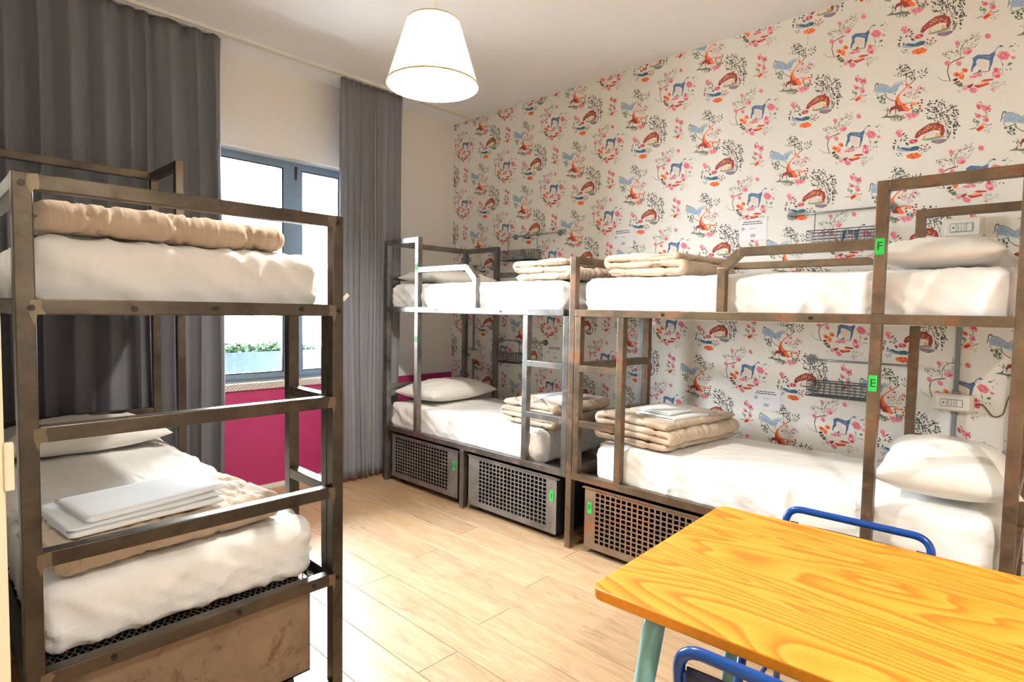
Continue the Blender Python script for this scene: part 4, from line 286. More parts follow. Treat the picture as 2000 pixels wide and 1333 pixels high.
'leopard':'0,830,550,850,490,900,480,890,540;0,-80,1300,-120,1340,-160,1330,-120,1290;0,750,410,700,370,710,280,770,320;0,890,40,930,-20,980,0,940,60;0,780,-320,770,-240,710,-190,720,-270;0,360,1210,400,1240,390,1310,350,1280;0,540,1200,560,1250,510,1290,500,1240;0,60,890,80,820,140,790,120,860;0,740,-230,690,-270,690,-340,740,-300;0,970,110,1020,150,1020,220,980,190;0,610,710,670,700,700,740,650,750;0,1020,100,960,120,920,70,990,40;0,880,990,850,1050,790,1060,830,1000;0,1050,140,1050,70,1110,20,1100,90;0,1070,80,1120,30,1170,40,1120,90;0,590,960,630,920,670,930,630,970;0,0,880,-10,940,-60,960,-50,900;0,-30,1250,-50,1330,-110,1370,-90,1290;0,-180,1040,-200,1120,-260,1170,-240,1090;0,90,1280,130,1220,180,1230,140,1290;0,540,600,600,590,610,660,550,670;0,370,850,310,910,250,890,310,830;0,650,730,710,740,720,820,660,800;0,200,1320,250,1370,240,1460,190,1410;0,860,-90,850,-20,790,0,800,-80;0,360,1110,320,1080,330,1020,370,1050;0,780,350,760,430,700,480,720,400;0,1000,310,960,370,900,350,950,290;0,900,180,850,210,800,190,850,150;0,1060,120,1080,70,1130,60,1110,110;0,1030,-260,980,-300,980,-390,1030,-340;0,-110,1050,-160,1030,-150,960,-100,980;0,850,-250,800,-280,830,-350,870,-320;0,1020,590,1080,600,1100,670,1040,660;0,390,700,340,710,330,660,370,660;0,860,240,800,290,750,250,810,210;0,920,990,910,920,960,860,970,930;0,690,440,680,510,620,540,630,470;0,1000,-140,950,-170,960,-250,1010,-220;0,380,1300,310,1300,270,1250,340,1240;0,-40,550,20,510,60,560,0,600;0,1040,60,1010,0,1060,-60,1080,0;0,270,400,290,330,340,310,330,380;0,390,970,400,890,440,820,440,900;0,770,960,790,880,850,830,840,920;0,820,-490,790,-430,730,-440,770,-500;0,-100,820,-160,870,-220,850,-160,800;0,370,600,430,600,450,660,380,670;0,930,420,940,490,890,530,880,470;0,1070,280,1020,320,980,290,1030,240;0,480,750,540,720,580,770,520,800;0,920,430,970,400,990,460,940,490;0,270,1330,220,1400,170,1380,210,1310;0,960,-240,1020,-240,1050,-180,990,-180;0,-50,580,0,580,10,630,-40,640;0,970,-510,970,-590,1030,-630,1020,-560;0,-50,1360,-30,1430,-80,1490,-100,1420;0,100,870,130,820,190,820,150,880;0,130,480,100,550,40,580,70,500;0,1050,210,1060,130,1120,100,1110,180;0,-40,570,-100,620,-160,580,-90,540;0,420,560,400,640,340,700,360,620;0,480,460,530,440,570,480,510,500;0,270,1160,320,1140,340,1200,280,1220;0,840,910,800,930,780,880,830,860;0,120,1000,70,1020,40,980,90,960;0,630,860,650,790,700,790,680,850;0,1000,160,1040,180,1040,240,1000,220;0,30,1040,80,1080,50,1150,0,1120;0,370,340,330,310,340,240,380,270;0,1090,570,1070,520,1110,460,1130,520;0,-20,680,-60,630,-40,540,0,600;0,200,470,160,440,160,370,200,410;0,910,900,850,940,800,920,860,880;0,160,1060,210,1010,260,1040,210,1080;0,1110,-60,1060,-40,1030,-80,1080,-100;0,250,1040,210,1010,220,940,260,970;0,-40,940,-60,1030,-140,1060,-110,970;0,290,460,290,540,240,620,240,530;0,880,820,910,740,980,720,950,800;0,720,470,710,550,650,610,670,530;0,410,770,460,730,510,750,450,790;0,400,500,390,430,450,390,450,460;0,1060,910,1020,980,960,1010,990,930;0,760,-300,760,-390,820,-450,820,-360;0,960,-380,1000,-350,990,-300,950,-330;0,970,-420,1040,-440,1060,-370,990,-360;0,860,630,930,630,960,690,890,690;0,350,530,400,510,420,560,380,570;0,510,1110,510,1050,570,1010,570,1080;0,790,1050,740,1070,730,1010,780,990;0,-70,1280,-100,1230,-90,1150,-60,1200;0,1080,790,1080,720,1120,650,1120,720;0,950,-20,980,-70,1030,-60,990,-10;0,900,610,950,560,990,600,940,650;0,640,650,620,570,680,500,690,570;0,460,1090,430,1170,360,1200,400,1120;0,320,730,380,680,440,710,380,760;0,-40,1260,30,1260,50,1330,-20,1330;0,420,1310,460,1350,450,1420,410,1380;0,950,-280,940,-330,980,-370,1000,-320;0,730,30,740,-30,800,-50,780,10;0,-120,1000,-110,1060,-160,1100,-160,1040;0,1050,780,1010,750,1020,680,1070,710;0,240,760,280,820,250,910,220,850;0,20,930,20,860,70,820,60,890;0,770,-470,750,-530,780,-590,800,-530;0,470,1160,520,1100,590,1100,530,1160;0,510,600,510,660,470,700,470,640;0,250,1000,220,950,240,880,280,930;0,1120,-60,1150,10,1110,90,1090,20;0,990,0,930,-30,930,-110,990,-80;0,950,-330,990,-380,1030,-360,990,-320;0,140,1130,100,1110,110,1040,150,1070;0,1060,560,1120,510,1170,530,1120,580;0,-110,700,-160,710,-170,640,-110,640;0,900,900,850,970,800,950,840,880;0,1010,560,980,490,1010,410,1040,480;0,840,1000,840,920,900,880,900,950;0,450,1040,420,970,440,890,470,960;0,600,910,600,980,550,1030,560,960;0,400,620,440,550,500,540,460,610;0,140,970,210,940,260,980,190,1010;0,220,1060,150,1110,110,1060,170,1010;0,170,1220,200,1260,160,1310,130,1270;0,260,570,260,650,200,710,200,630;0,1040,820,990,780,1000,690,1050,730;0,740,770,790,800,770,880,720,850;0,670,-120,710,-190,780,-210,740,-130;0,400,1210,450,1150,510,1160,460,1230;0,500,650,500,730,440,780,440,700;0,-100,870,-50,890,-40,950,-90,930;0,310,770,350,790,340,860,290,830;0,-20,580,-70,580,-90,530,-40,530;0,700,220,780,200,820,270,740,280;0,830,70,860,140,830,220,790,150;0,260,920,200,910,170,850,230,860;0,940,750,930,820,870,860,890,790;0,200,530,150,580,120,530,170,480;0,960,40,990,-30,1040,-20,1010,40;0,1100,-160,1050,-170,1050,-240,1100,-230;0,460,330,410,360,380,340,420,310;0,860,120,810,150,780,120,830,80;0,1060,50,1000,40,1000,-30,1060,-20;0,340,1080,290,1130,230,1130,280,1080;0,-80,1250,-140,1310,-200,1290,-140,1220;0,1140,-40,1190,-90,1240,-60,1190,-10;0,160,940,130,1010,80,990,110,920;0,140,1340,200,1360,210,1420,160,1410;0,980,750,920,780,880,740,940,700;12,190,420,230,390,250,420,210,450;12,270,750,220,730,230,660,280,680;12,630,250,640,310,610,360,600,310;12,150,980,140,930,180,890,180,940;12,740,610,720,560,740,500,760,550;12,800,-380,840,-410,870,-370,820,-340;12,-40,1110,-20,1150,-40,1200,-60,1160;12,300,760,350,790,360,850,310,830;12,1010,370,1070,340,1110,380,1050,410;12,230,690,190,740,150,740,180,690;12,970,680,920,700,890,660,940,640;12,670,270,640,220,660,140,690,200;12,1100,520,1110,570,1070,610,1060,560;12,170,1030,130,1030,120,980,170,980;12,880,1000,880,940,910,890,910,950;12,810,520,870,530,880,600,820,590;12,700,520,660,490,680,430,720,460;12,1100,70,1120,120,1110,190,1090,140;12,620,820,670,800,690,850,640,870;12,610,740,580,790,540,810,570,760;12,180,840,150,800,170,730,210,770;12,630,180,610,120,650,50,670,120;12,1030,630,1070,570,1120,580,1080,640;12,870,-210,830,-200,810,-240,850,-250;12,70,750,60,710,90,660,100,710;12,690,530,670,470,680,400,710,460;12,900,480,940,500,910,560,880,530;12,730,440,770,470,780,540,740,510;12,250,640,200,600,190,530,240,570;12,920,560,900,490,940,420,960,490;11,730,-540,700,-90,690,-80,710,-540;11,700,-80,580,330,560,330,690,-90;11,580,330,450,810,430,810,560,330;11,700,40,900,250,880,270,680,50;17,-630,-250,-560,-30,-290,180,-20,320,310,310,560,100,620,-170,550,-450,440,-360,410,-120,210,-50,-60,-100,-330,-180,-520,-340;13,0,70,-40,100,-70,90,-30,60;13,-470,-110,-440,-100,-450,-60,-480,-70;13,50,200,50,170,80,140,80,180;13,-190,10,-230,20,-250,-10,-210,-20;13,-130,110,-110,70,-90,90,-110,120;13,-90,160,-60,180,-70,220,-100,200;13,420,-160,430,-190,460,-210,450,-180;13,440,-30,410,-40,410,-80,440,-70;13,-30,20,-10,0,20,10,0,30;13,430,-40,410,0,370,-10,400,-50;13,40,170,20,150,30,110,60,130;13,180,110,160,150,140,140,160,110;13,-120,150,-150,120,-130,70,-110,100;13,220,150,200,190,170,200,190,160;13,230,70,230,110,200,140,200,100;13,0,80,-20,120,-60,110,-30,70;13,-90,30,-80,70,-100,100,-110,60;13,-100,130,-110,100,-80,80,-70,110;13,20,110,40,80,70,80,50,110;13,350,-80,340,-120,360,-170,380,-130;13,450,100,420,80,430,40,450,60;13,-230,-80,-270,-60,-300,-90,-260,-100;13,-100,10,-140,10,-150,-30,-110,-30;13,360,-120,360,-150,380,-180,390,-150;13,210,-80,180,-60,160,-90,190,-100;13,-140,140,-160,180,-200,200,-170,150;13,120,220,100,260,70,260,90,220;13,420,-140,450,-160,480,-140,450,-120;13,-370,-40,-330,-40,-320,0,-360,0;13,70,130,30,160,0,130,40,110;13,360,-140,350,-180,380,-220,380,-180;13,-430,-70,-440,-110,-410,-150,-400,-110;13,300,0,330,-10,340,10,320,30;13,-200,50,-240,50,-250,0,-210,10;13,-180,0,-180,50,-220,70,-210,20;13,350,-70,370,-70,370,-40,350,-40;13,380,-20,400,-60,440,-60,410,-20;13,210,90,180,80,180,30,210,50;13,10,-40,10,-80,40,-90,40,-50;13,140,50,130,20,160,0,170,30;13,130,-70,110,-90,130,-130,150,-100;13,380,-30,400,-10,400,40,370,10;13,260,90,290,90,290,130,260,130;13,-170,90,-190,130,-220,130,-200,100;13,-10,160,-20,210,-60,240,-50,190;13,100,0,120,-40,150,-40,130,0;11,90,-150,90,-120,80,-100,80,-130;11,310,60,300,90,280,100,290,70;11,-270,-150,-260,-180,-240,-180,-250,-150;11,210,-30,230,-50,260,-50,240,-30;11,-160,100,-150,130,-160,160,-170,130;11,340,-250,360,-260,380,-250,360,-240;11,300,100,320,100,320,130,300,120;11,0,0,20,10,10,30,0,20;11,80,260,70,230,90,220,100,240;11,30,-180,40,-210,70,-210,50,-180;11,50,10,60,-10,90,-20,70,10;11,140,80,160,80,170,110,150,110;11,-10,-120,-30,-120,-50,-140,-30,-140;11,-210,60,-190,50,-170,60,-190,70;11,510,-70,500,-40,470,-20,480,-50;11,-70,50,-90,50,-110,30,-80,30;5,-220,-170,-110,-120,-210,-430,-290,-450;5,270,-160,410,-320,340,-470,230,-380;16,230,-240,200,-300,90,-340,-50,-350,-170,-310,-220,-250,-190,-180,-80,-140,60,-140,180,-180;2,-370,-430,70,-420,500,-370,660,-470,400,-510,-90,-520;1,-260,-450,500,-420,500,-390,-260,-420;14,70,-520,610,-550,720,-640,520,-750,130,-640;11,80,-630,410,-770,410,-740,80,-600;11,410,-770,680,-680,660,-650,400,-740;11,680,-670,750,-490,730,-470,660,-650;6,-1200,120,-1240,70,-1290,10,-1370,50,-1450,90,-1450,170,-1450,250,-1380,260,-1300,270,-1250,200;6,-1130,-60,-1180,-110,-1220,-170,-1300,-130,-1380,-90,-1380,-10,-1390,70,-1310,80,-1230,90,-1180,20;7,-1440,130,-1480,110,-1500,70,-1460,90;7,-1230,150,-1240,190,-1280,210,-1260,170;7,-1420,160,-1450,160,-1460,130,-1430,130;7,-1290,120,-1320,90,-1300,40,-1280,70;7,-1240,-70,-1260,-10,-1310,20,-1290,-40;7,-1280,90,-1310,60,-1330,10,-1290,40;7,-1440,70,-1390,30,-1340,40,-1390,70;7,-1200,200,-1170,170,-1140,180,-1170,210;7,-1220,-50,-1270,-40,-1300,-80,-1250,-80;7,-1410,140,-1410,80,-1370,40,-1370,100;7,-1310,-20,-1330,-50,-1320,-90,-1290,-60;7,-1370,180,-1400,130,-1400,80,-1370,120;7,-1280,40,-1320,60,-1350,40,-1310,20;7,-1300,70,-1330,50,-1330,10,-1300,20;0,-1180,-50,-1090,-30,-1050,70,-1140,40;0,-1090,-150,-1000,-150,-940,-70,-1030,-70;0,-1060,-240,-960,-270,-880,-220,-980,-190;0,-1140,-290,-1050,-370,-960,-360,-1050,-290;0,-1400,-450,-1480,-360,-1580,-340,-1500,-430;0,-1450,-510,-1550,-530,-1590,-620,-1500,-600;0,-1480,-570,-1540,-650,-1530,-760,-1470,-690;0,-1400,-380,-1420,-260,-1500,-170,-1480,-290;0,-1310,-530,-1350,-620,-1330,-740,-1280,-650;0,-940,-430,-930,-550,-860,-650,-870,-530;0,-1020,-410,-1000,-530,-920,-620,-940,-500;0,-1250,-370,-1180,-310,-1170,-200,-1240,-260;6,-460,-480,-520,-530,-570,-580,-670,-560,-780,-540,-840,-470,-900,-400,-840,-360,-790,-310,-680,-330,-580,-350,-520,-420;3,-550,-470,-610,-500,-680,-530,-740,-470,-810,-420,-750,-390,-680,-360,-620,-420;6,-600,-460,-640,-490,-720,-480,-760,-430,-720,-400,-640,-410;3,-600,-360,-620,-380,-650,-370,-650,-350,-620,-340;3,-730,-520,-750,-530,-780,-520,-780,-500,-750,-500;3,-550,-390,-570,-410,-600,-400,-600,-370,-570,-370;3,-640,-550,-660,-560,-690,-550,-700,-530,-660,-530;3,-750,-350,-770,-360,-800,-350,-800,-330,-770,-330;3,-480,-450,-520,-480,-560,-510,-610,-460,-660,-410,-610,-380,-570,-350,-520,-400;3,-690,-510,-710,-540,-740,-550,-780,-540,-820,-520,-830,-480,-820,-450,-790,-440,-740,-450,-710,-470;15,-1270,-670,-1100,-670,-860,-750,-580,-700,-380,-760,-430,-920,-740,-930,-970,-860,-1180,-760;9,-1240,-710,-1440,-750,-1090,-910,-800,-940;9,-600,-850,-620,-850,-620,-880,-600,-880;9,-750,-790,-780,-780,-790,-800,-770,-810;9,-810,-800,-810,-760,-830,-740,-830,-770;9,-980,-770,-960,-740,-970,-700,-990,-730;9,-810,-820,-840,-830,-830,-860,-810,-850;9,-850,-800,-820,-790,-810,-760,-850,-760;4,-270,-1210,-340,-1270,-390,-1330,-540,-1330,-680,-1340,-790,-1290,-930,-1240,-920,-1170,-940,-1100,-820,-1070,-710,-1030,-570,-1060,-420,-1080,-360,-1150;3,-510,-1150,-540,-1170,-550,-1220,-510,-1200;3,-360,-1180,-370,-1230,-340,-1270,-330,-1230;3,-640,-1300,-640,-1240,-680,-1190,-680,-1250;3,-570,-1090,-520,-1090,-490,-1050,-540,-1040;3,-770,-1180,-730,-1160,-720,-1100,-770,-1120;3,-700,-1080,-730,-1110,-720,-1160,-700,-1130;3,-640,-1160,-680,-1130,-710,-1140,-680,-1170;3,-580,-1300,-620,-1310,-630,-1350,-590,-1350;3,-630,-1260,-590,-1270,-570,-1230,-610,-1230;3,-860,-1130,-890,-1090,-930,-1100,-900,-1140;3,-490,-1160,-460,-1110,-480,-1050,-510,-1100;3,-540,-1280,-570,-1270,-590,-1300,-560,-1310;3,-700,-1220,-690,-1270,-650,-1290,-660,-1240;3,-740,-1160,-750,-1120,-780,-1090,-770,-1130;3,-530,-1240,-510,-1210,-520,-1160,-550,-1190;3,-420,-1230,-460,-1240,-470,-1280,-430,-1270;17,-260,-720,-280,-760,-320,-750,-350,-700,-330,-670,-280,-680;17,-120,-810,-140,-850,-180,-840,-210,-800,-180,-760,-140,-770;17,-40,-730,-60,-760,-100,-760,-130,-710,-110,-680,-60,-680;17,80,-880,60,-920,10,-910,-10,-860,10,-830,50,-840;17,-140,-940,-160,-980,-200,-970,-230,-920,-210,-890,-160,-900;17,-280,-880,-300,-920,-340,-910,-370,-870,-350,-830,-300,-840;1,-130,-880,-120,-930,-80,-950,-90,-900;1,-330,-950,-290,-980,-250,-950,-290,-920;1,-150,-1010,-200,-1020,-210,-1070,-160,-1060;1,-20,-1000,20,-980,20,-930,-10,-950;1,-70,-990,-100,-1000,-110,-1050,-70,-1030;1,-80,-1020,-130,-1010,-150,-1050,-100,-1060;1,-340,-910,-290,-910,-260,-880,-310,-870;1,-270,-960,-240,-1000,-200,-1000,-230,-950;1,-340,-970,-390,-950,-430,-980,-380,-1010;1,-60,-940,-20,-960,10,-950,-30,-920;1,-320,-1060,-280,-1110,-230,-1120,-270,-1070;1,-70,-970,-80,-910,-120,-880,-110,-930;12,-1120,-1030,-1160,-1070,-1170,-1140,-1130,-1100;12,-1280,-950,-1220,-980,-1160,-970,-1220,-930;12,-1210,-950,-1250,-980,-1250,-1030,-1210,-1010;12,-1330,-1080,-1290,-1120,-1250,-1110,-1290,-1070;12,-1210,-1030,-1160,-1010,-1140,-950,-1190,-970;12,-1330,-1080,-1270,-1100,-1230,-1070,-1290,-1040;12,-1150,-960,-1210,-950,-1240,-980,-1190,-1000;12,-1360,-990,-1390,-950,-1430,-930,-1400,-970;12,-1320,-1070,-1330,-1010,-1380,-970,-1360,-1030;12,-1370,-990,-1340,-960,-1350,-900,-1380,-940',
'sprig':'6,-20,430,-40,360,-60,300,-120,300,-170,290,-220,350,-270,410,-270,490,-270,570,-230,600,-190,640,-130,610,-70,580,-50,500;6,310,200,270,150,240,90,160,100,90,100,20,160,-50,220,-40,290,-50,360,20,380,70,420,150,370,230,340,260,270;7,260,210,210,180,190,120,130,170,60,190,70,260,60,330,120,320,180,340,210,270;16,-100,540,-110,510,-140,500,-170,510,-200,540,-210,570,-200,600,-170,620,-140,610,-110,580;7,-150,430,-160,370,-190,340,-220,350,-250,400,-260,460,-250,510,-230,540,-200,530,-170,490;16,220,140,210,120,190,110,150,120,130,140,120,170,120,180,150,190,180,180,210,160;0,-100,620,-110,590,-140,600,-160,630,-150,650,-110,650;0,30,400,20,380,-20,380,-30,410,-20,440,10,430;0,260,360,240,340,210,350,190,380,210,400,240,390;0,260,110,240,80,210,90,200,120,210,140,240,140;0,-250,100,-260,80,-300,90,-310,120,-300,140,-270,130;0,-300,-140,-310,-160,-350,-150,-360,-120,-350,-100,-310,-110;0,-310,-250,-320,-270,-350,-260,-370,-230,-360,-210,-320,-220;0,140,-160,130,-180,90,-180,80,-150,90,-130,120,-130;0,-160,-450,-170,-480,-210,-470,-220,-440,-210,-420,-180,-430;0,-130,310,-140,290,-170,290,-190,320,-180,350,-140,340;0,150,60,130,40,100,50,80,80,100,100,130,90;6,-30,-60,-70,-90,-100,-140,-170,-120,-240,-100,-270,-40,-310,10,-280,50,-250,100,-180,80,-110,60,-70,0;7,-90,-40,-130,-60,-160,-100,-200,-60,-250,-30,-230,10,-220,50,-170,30,-110,10;6,250,-300,210,-350,190,-400,120,-380,50,-370,20,-300,-20,-240,10,-190,40,-140,110,-160,180,-170,210,-240;7,210,-290,180,-320,160,-350,120,-310,80,-290,100,-250,110,-210,150,-230,190,-240;1,-150,-360,-200,-360,-240,-390,-190,-390;1,-270,-240,-230,-270,-190,-260,-230,-230;1,-190,-350,-140,-370,-100,-360,-150,-330;1,-160,-250,-210,-210,-250,-220,-210,-250;1,-170,-330,-130,-330,-120,-290,-160,-290;1,-220,-300,-250,-320,-260,-370,-220,-340;1,-320,-210,-360,-220,-370,-260,-340,-250;1,-300,-230,-250,-280,-200,-290,-240,-250;1,-230,-240,-270,-270,-280,-320,-240,-290;1,-240,-290,-230,-250,-240,-210,-250,-240;1,-180,-280,-150,-310,-120,-310,-150,-280;1,-230,-280,-180,-270,-150,-240,-200,-240;1,-170,-310,-210,-280,-250,-290,-210,-320;1,-320,-220,-350,-170,-390,-160,-370,-200;1,-170,-310,-130,-300,-110,-260,-150,-270;1,-200,-340,-170,-390,-130,-400,-160,-350;1,-270,-210,-300,-160,-350,-130,-320,-190;1,-270,-330,-310,-270,-360,-250,-320,-300;1,-300,-220,-330,-240,-320,-280,-300,-260;1,-260,-250,-210,-240,-190,-200,-230,-210;1,-230,-240,-220,-290,-180,-320,-190,-270;1,-200,-350,-160,-320,-160,-270,-190,-300;12,60,-30,50,20,30,60,40,20;12,-10,-40,-30,-70,-10,-110,10,-80;12,100,-10,140,-40,170,-40,140,-10;12,190,-130,210,-170,240,-190,220,-160;12,70,-130,40,-100,0,-110,40,-140;12,130,-170,160,-180,190,-150,150,-140;12,90,-40,130,-80,180,-90,140,-50;12,200,-50,150,-50,110,-60,150,-70;12,100,-50,70,-80,60,-130,90,-100;12,120,-160,160,-170,180,-140,150,-140;12,120,-20,90,0,50,0,90,-20;12,20,-140,50,-100,60,-40,30,-80;12,70,-80,30,-60,-10,-60,30,-90;12,110,-60,120,-100,140,-140,140,-100;4,-250,-650,-80,-480,10,-470,100,-620,-10,-690,-130,-780;3,-220,-610,-20,-560,70,-630,-130,-710;11,0,-420,120,-520,130,-500,10,-390;11,130,-530,270,-550,270,-520,120,-500;11,280,-550,360,-500,350,-470,260,-520;2,-550,-590,-340,-550,-220,-530,-250,-600,-400,-620;5,70,-600,210,-580,190,-630,-10,-660;12,250,-790,220,-750,180,-710,210,-760;12,220,-830,260,-870,300,-890,270,-850;12,120,-760,70,-740,20,-740,70,-760;12,140,-800,110,-770,70,-760,100,-790;12,240,-810,220,-750,180,-710,200,-760;12,190,-780,170,-750,130,-730,160,-760;12,340,-720,360,-690,350,-650,340,-680;12,260,-740,290,-700,310,-650,280,-690;12,210,-810,250,-810,270,-790,240,-790;12,250,-810,270,-860,310,-910,280,-850;12,130,-770,100,-780,80,-810,110,-790;12,210,-830,180,-870,170,-920,200,-880',
}
# ------------------------------------------------------------------ the room
XW, YW, H = -0.333, 0.17, 3.058          # window wall, papered wall, ceiling
XE, YS, XJ, YJ = 5.3, -4.7, 2.30, -3.28   # far end, back wall, jamb corner
TH = .14
fl = box('floor', (XW-.3, YS-.1, -.12), (XE+.1, YW+.1, -.012), M['black']); tag(fl, 'pale oak plank floor running through the dormitory', 'floor', kind='structure')
PW, PL = .192, 1.38; meshes = {}
r = 0; y = YW
while y > YS:
    off = (r*.47) % 1.0 * PL; x = XW-off
    while x < XE:
        a, b = max(x, XW), min(x+PL, XE); y0 = max(y-PW, YS)
        if b-a > .05:
            key = (round(b-a, 3), round(y-y0, 3))
            if key not in meshes:
                o = box('plank', (0.0008, 0.0008, -.012), (key[0]-.0008, key[1]-.0008, 0), M['plank'], fl, bev=.0012, seg=1); meshes[key] = o.data
            else: o = link(D.objects.new('plank', meshes[key]), fl)
            o.location = (a, y0, 0)
        x += PL
    y -= PW; r += 1
ce = box('ceiling', (XW-.3, YS-.1, H), (XE+.1, YW+.1, H+.1), M['ceil']); tag(ce, 'plain white ceiling', 'ceiling', kind='structure')
# window wall with opening
WY0, WY1, WZ0, WZ1 = -2.40, -.84, .80, 2.44
bm = bmesh.new(); T0 = XW-.22
for lo, hi in (((T0, YJ-.1, 0), (XW, WY0, H)), ((T0, WY1, 0), (XW, YW+TH, H)), ((T0, WY0, 0), (XW, WY1, WZ0-.055)), ((T0, WY0, WZ1), (XW, WY1, H))): bm_box(bm, lo, hi)
ww = from_bm('wall_window', bm, M['wall']); tag(ww, 'off-white wall around the window with a magenta dado', 'wall', kind='structure')
box('dado', (XW, YJ, .0), (XW+.003, YW, .752), M['magenta'], ww)
wr = box('wall_right', (XW, YW, 0), (XE, YW+TH, H), M['paper']); tag(wr, 'cream wallpaper wall printed with animals, trees and flowers behind the bunks', 'wall', kind='structure')
wl = box('wall_left', (XW, YJ-.12, 0), (XJ-.02, YJ-.0, H), M['wall']); tag(wl, 'plain wall beside the near bunk', 'wall', kind='structure')
wb = box('wall_back', (XJ-.02, YS-.1, 0), (XE, YS, H), M['wall']); tag(wb, 'plain wall behind the camera', 'wall', kind='structure')
we = box('wall_far_end', (XE, YS, 0), (XE+.1, YW, H), M['wall']); tag(we, 'plain end wall behind the camera', 'wall', kind='structure')
wj = box('wall_return', (XJ-.14, YS, 0), (XJ-.02, YJ-.12, H), M['wall']); tag(wj, 'wall return by the doorway', 'wall', kind='structure')
d1 = empty('door_1', (XJ, YJ, 0), label='cream painted door frame edge left of the near bunk', cat='door', kind='structure')
box('door_frame', (-.02, -.10, 0), (.0, .002, 2.1), M['jamb'], d1, bev=.003)
box('door_hinge', (-.006, .0, .96), (.012, .016, 1.06), M['jamb'], d1, bev=.004)
bb = box('baseboard_window', (XW, YJ, 0), (XW+.014, YW, .036), M['skirt'], bev=.003); tag(bb, 'low white skirting under the magenta dado', 'baseboard', kind='structure')
# ceiling curtain track
tr = empty('trim_1', (0, 0, 0), label='white double curtain track along the ceiling above the window', cat='curtain track', kind='structure')
for xx in (-.075, -.035): box('track_rail', (xx-.012, YJ+.01, H-.02), (xx+.012, YW-.01, H-.001), M['white_pl'], tr, bev=.002)
box('track_slot', (-.062, YJ+.01, H-.012), (-.048, YW-.01, H-.001), M['rubber'], tr)
# window
wi = empty('window_1', (0, 0, 0), label='slate blue two-sash aluminium window', cat='window', kind='structure')
XF = -.43   # inner face of the frame
ym = (-1.405-1.268)/2
box('window_sill', (XW-.12, WY0-.06, WZ0-.055), (XW+.022, WY1+.06, WZ0-.005), M['sill'], wi, bev=.004)
bm = bmesh.new()
bm_box(bm, (XF-.07, WY0, WZ0-.005), (XF-.01, WY0+.05, WZ1)); bm_box(bm, (XF-.07, WY1-.05, WZ0-.005), (XF-.01, WY1, WZ1))
bm_box(bm, (XF-.07, WY0, WZ1-.035), (XF-.01, WY1, WZ1)); bm_box(bm, (XF-.07, WY0, WZ0-.005), (XF-.01, WY1, WZ0+.02))
from_bm('window_frame', bm, M['frame'], wi)
def sash(y0, y1, g0, g1, gz0=.848, gz1=2.385):
    bm = bmesh.new(); s = .004
    bm_box(bm, (XF-.055, y0, WZ0+.012), (XF, g0, WZ1-.03)); bm_box(bm, (XF-.055, g1, WZ0+.012), (XF, y1, WZ1-.03))
    bm_box(bm, (XF-.055, g0, gz1), (XF, g1, WZ1-.03)); bm_box(bm, (XF-.055, g0, WZ0+.012), (XF, g1, gz0))
    o = from_bm('sash', bm, M['frame'], wi)
    bm = bmesh.new()
    for lo, hi in (((XF-.03, g0, gz0), (XF-.006, g0+.008, gz1)), ((XF-.03, g1-.008, gz0), (XF-.006, g1, gz1)), ((XF-.03, g0, gz1-.008), (XF-.006, g1, gz1)), ((XF-.03, g0, gz0), (XF-.006, g1, gz0+.008))): bm_box(bm, lo, hi)
    from_bm('gasket', bm, M['rubber'], o)
    box('pane', (XF-.030, g0, gz0), (XF-.026, g1, gz1), M['glass'], o)
sash(WY0+.04, -1.322, WY0+.115, -1.418); sash(-1.318, WY1-.04, -1.272, WY1-.115)
for z in (2.33, .88): box('sash_hinge', (XF, -1.328, z-.02), (XF+.012, -1.314, z+.075), M['rubber'], wi, bev=.002)
# outside: balcony floor, planter, opposite building
bal = box('balcony_floor', (-2.6, -4.5, .55), (T0, 1.5, .62), M['ext']); tag(bal, 'pale balcony ledge outside the window', 'balcony', kind='structure')
pt = empty('planter_box', (-1.15, -1.4, .62), label='blue-grey trough planter full of green shrubs outside the window', cat='planter')
bm = bmesh.new()
for lo, hi in (((-.15, -1.6, 0), (.15, 1.6, .03)), ((-.15, -1.6, 0), (-.13, 1.6, .34)), ((.13, -1.6, 0), (.15, 1.6, .34)), ((-.15, -1.6, 0), (.15, -1.58, .34)), ((-.15, 1.58, 0), (.15, 1.6, .34))): bm_box(bm, lo, hi)
from_bm('trough', bm, M['planter'], pt)
box('soil', (-.13, -1.58, .03), (.13, 1.58, .30), M['cable'], pt)
rnd = random.Random(5); vs = []; fs = []
for k in range(2600):
    y = rnd.uniform(-1.5, .55); hgt = .08+.26*max(0, math.sin((y+1.5)*3.1+.8)) if y < .3 else .05
    c = Vector((rnd.uniform(-.14, .14), y, .32+rnd.random()*hgt)); a = Vector((rnd.gauss(0, 1), rnd.gauss(0, 1), rnd.gauss(.4, 1))).normalized()*.026; b = a.orthogonal().normalized()*.012
    i = len(vs); vs += [c-a, c+b, c+a, c-b]; fs.append((i, i+1, i+2, i+3))
fo = mesh('shrub_leaves', vs, fs, M['leaf'], pt); fo['kind'] = 'stuff'
ob = box('building_wall', (-9, -9, -4), (-8.6, 6, 1.3), M['ext']); tag(ob, 'bright pale building wall across the street', 'building', kind='structure')
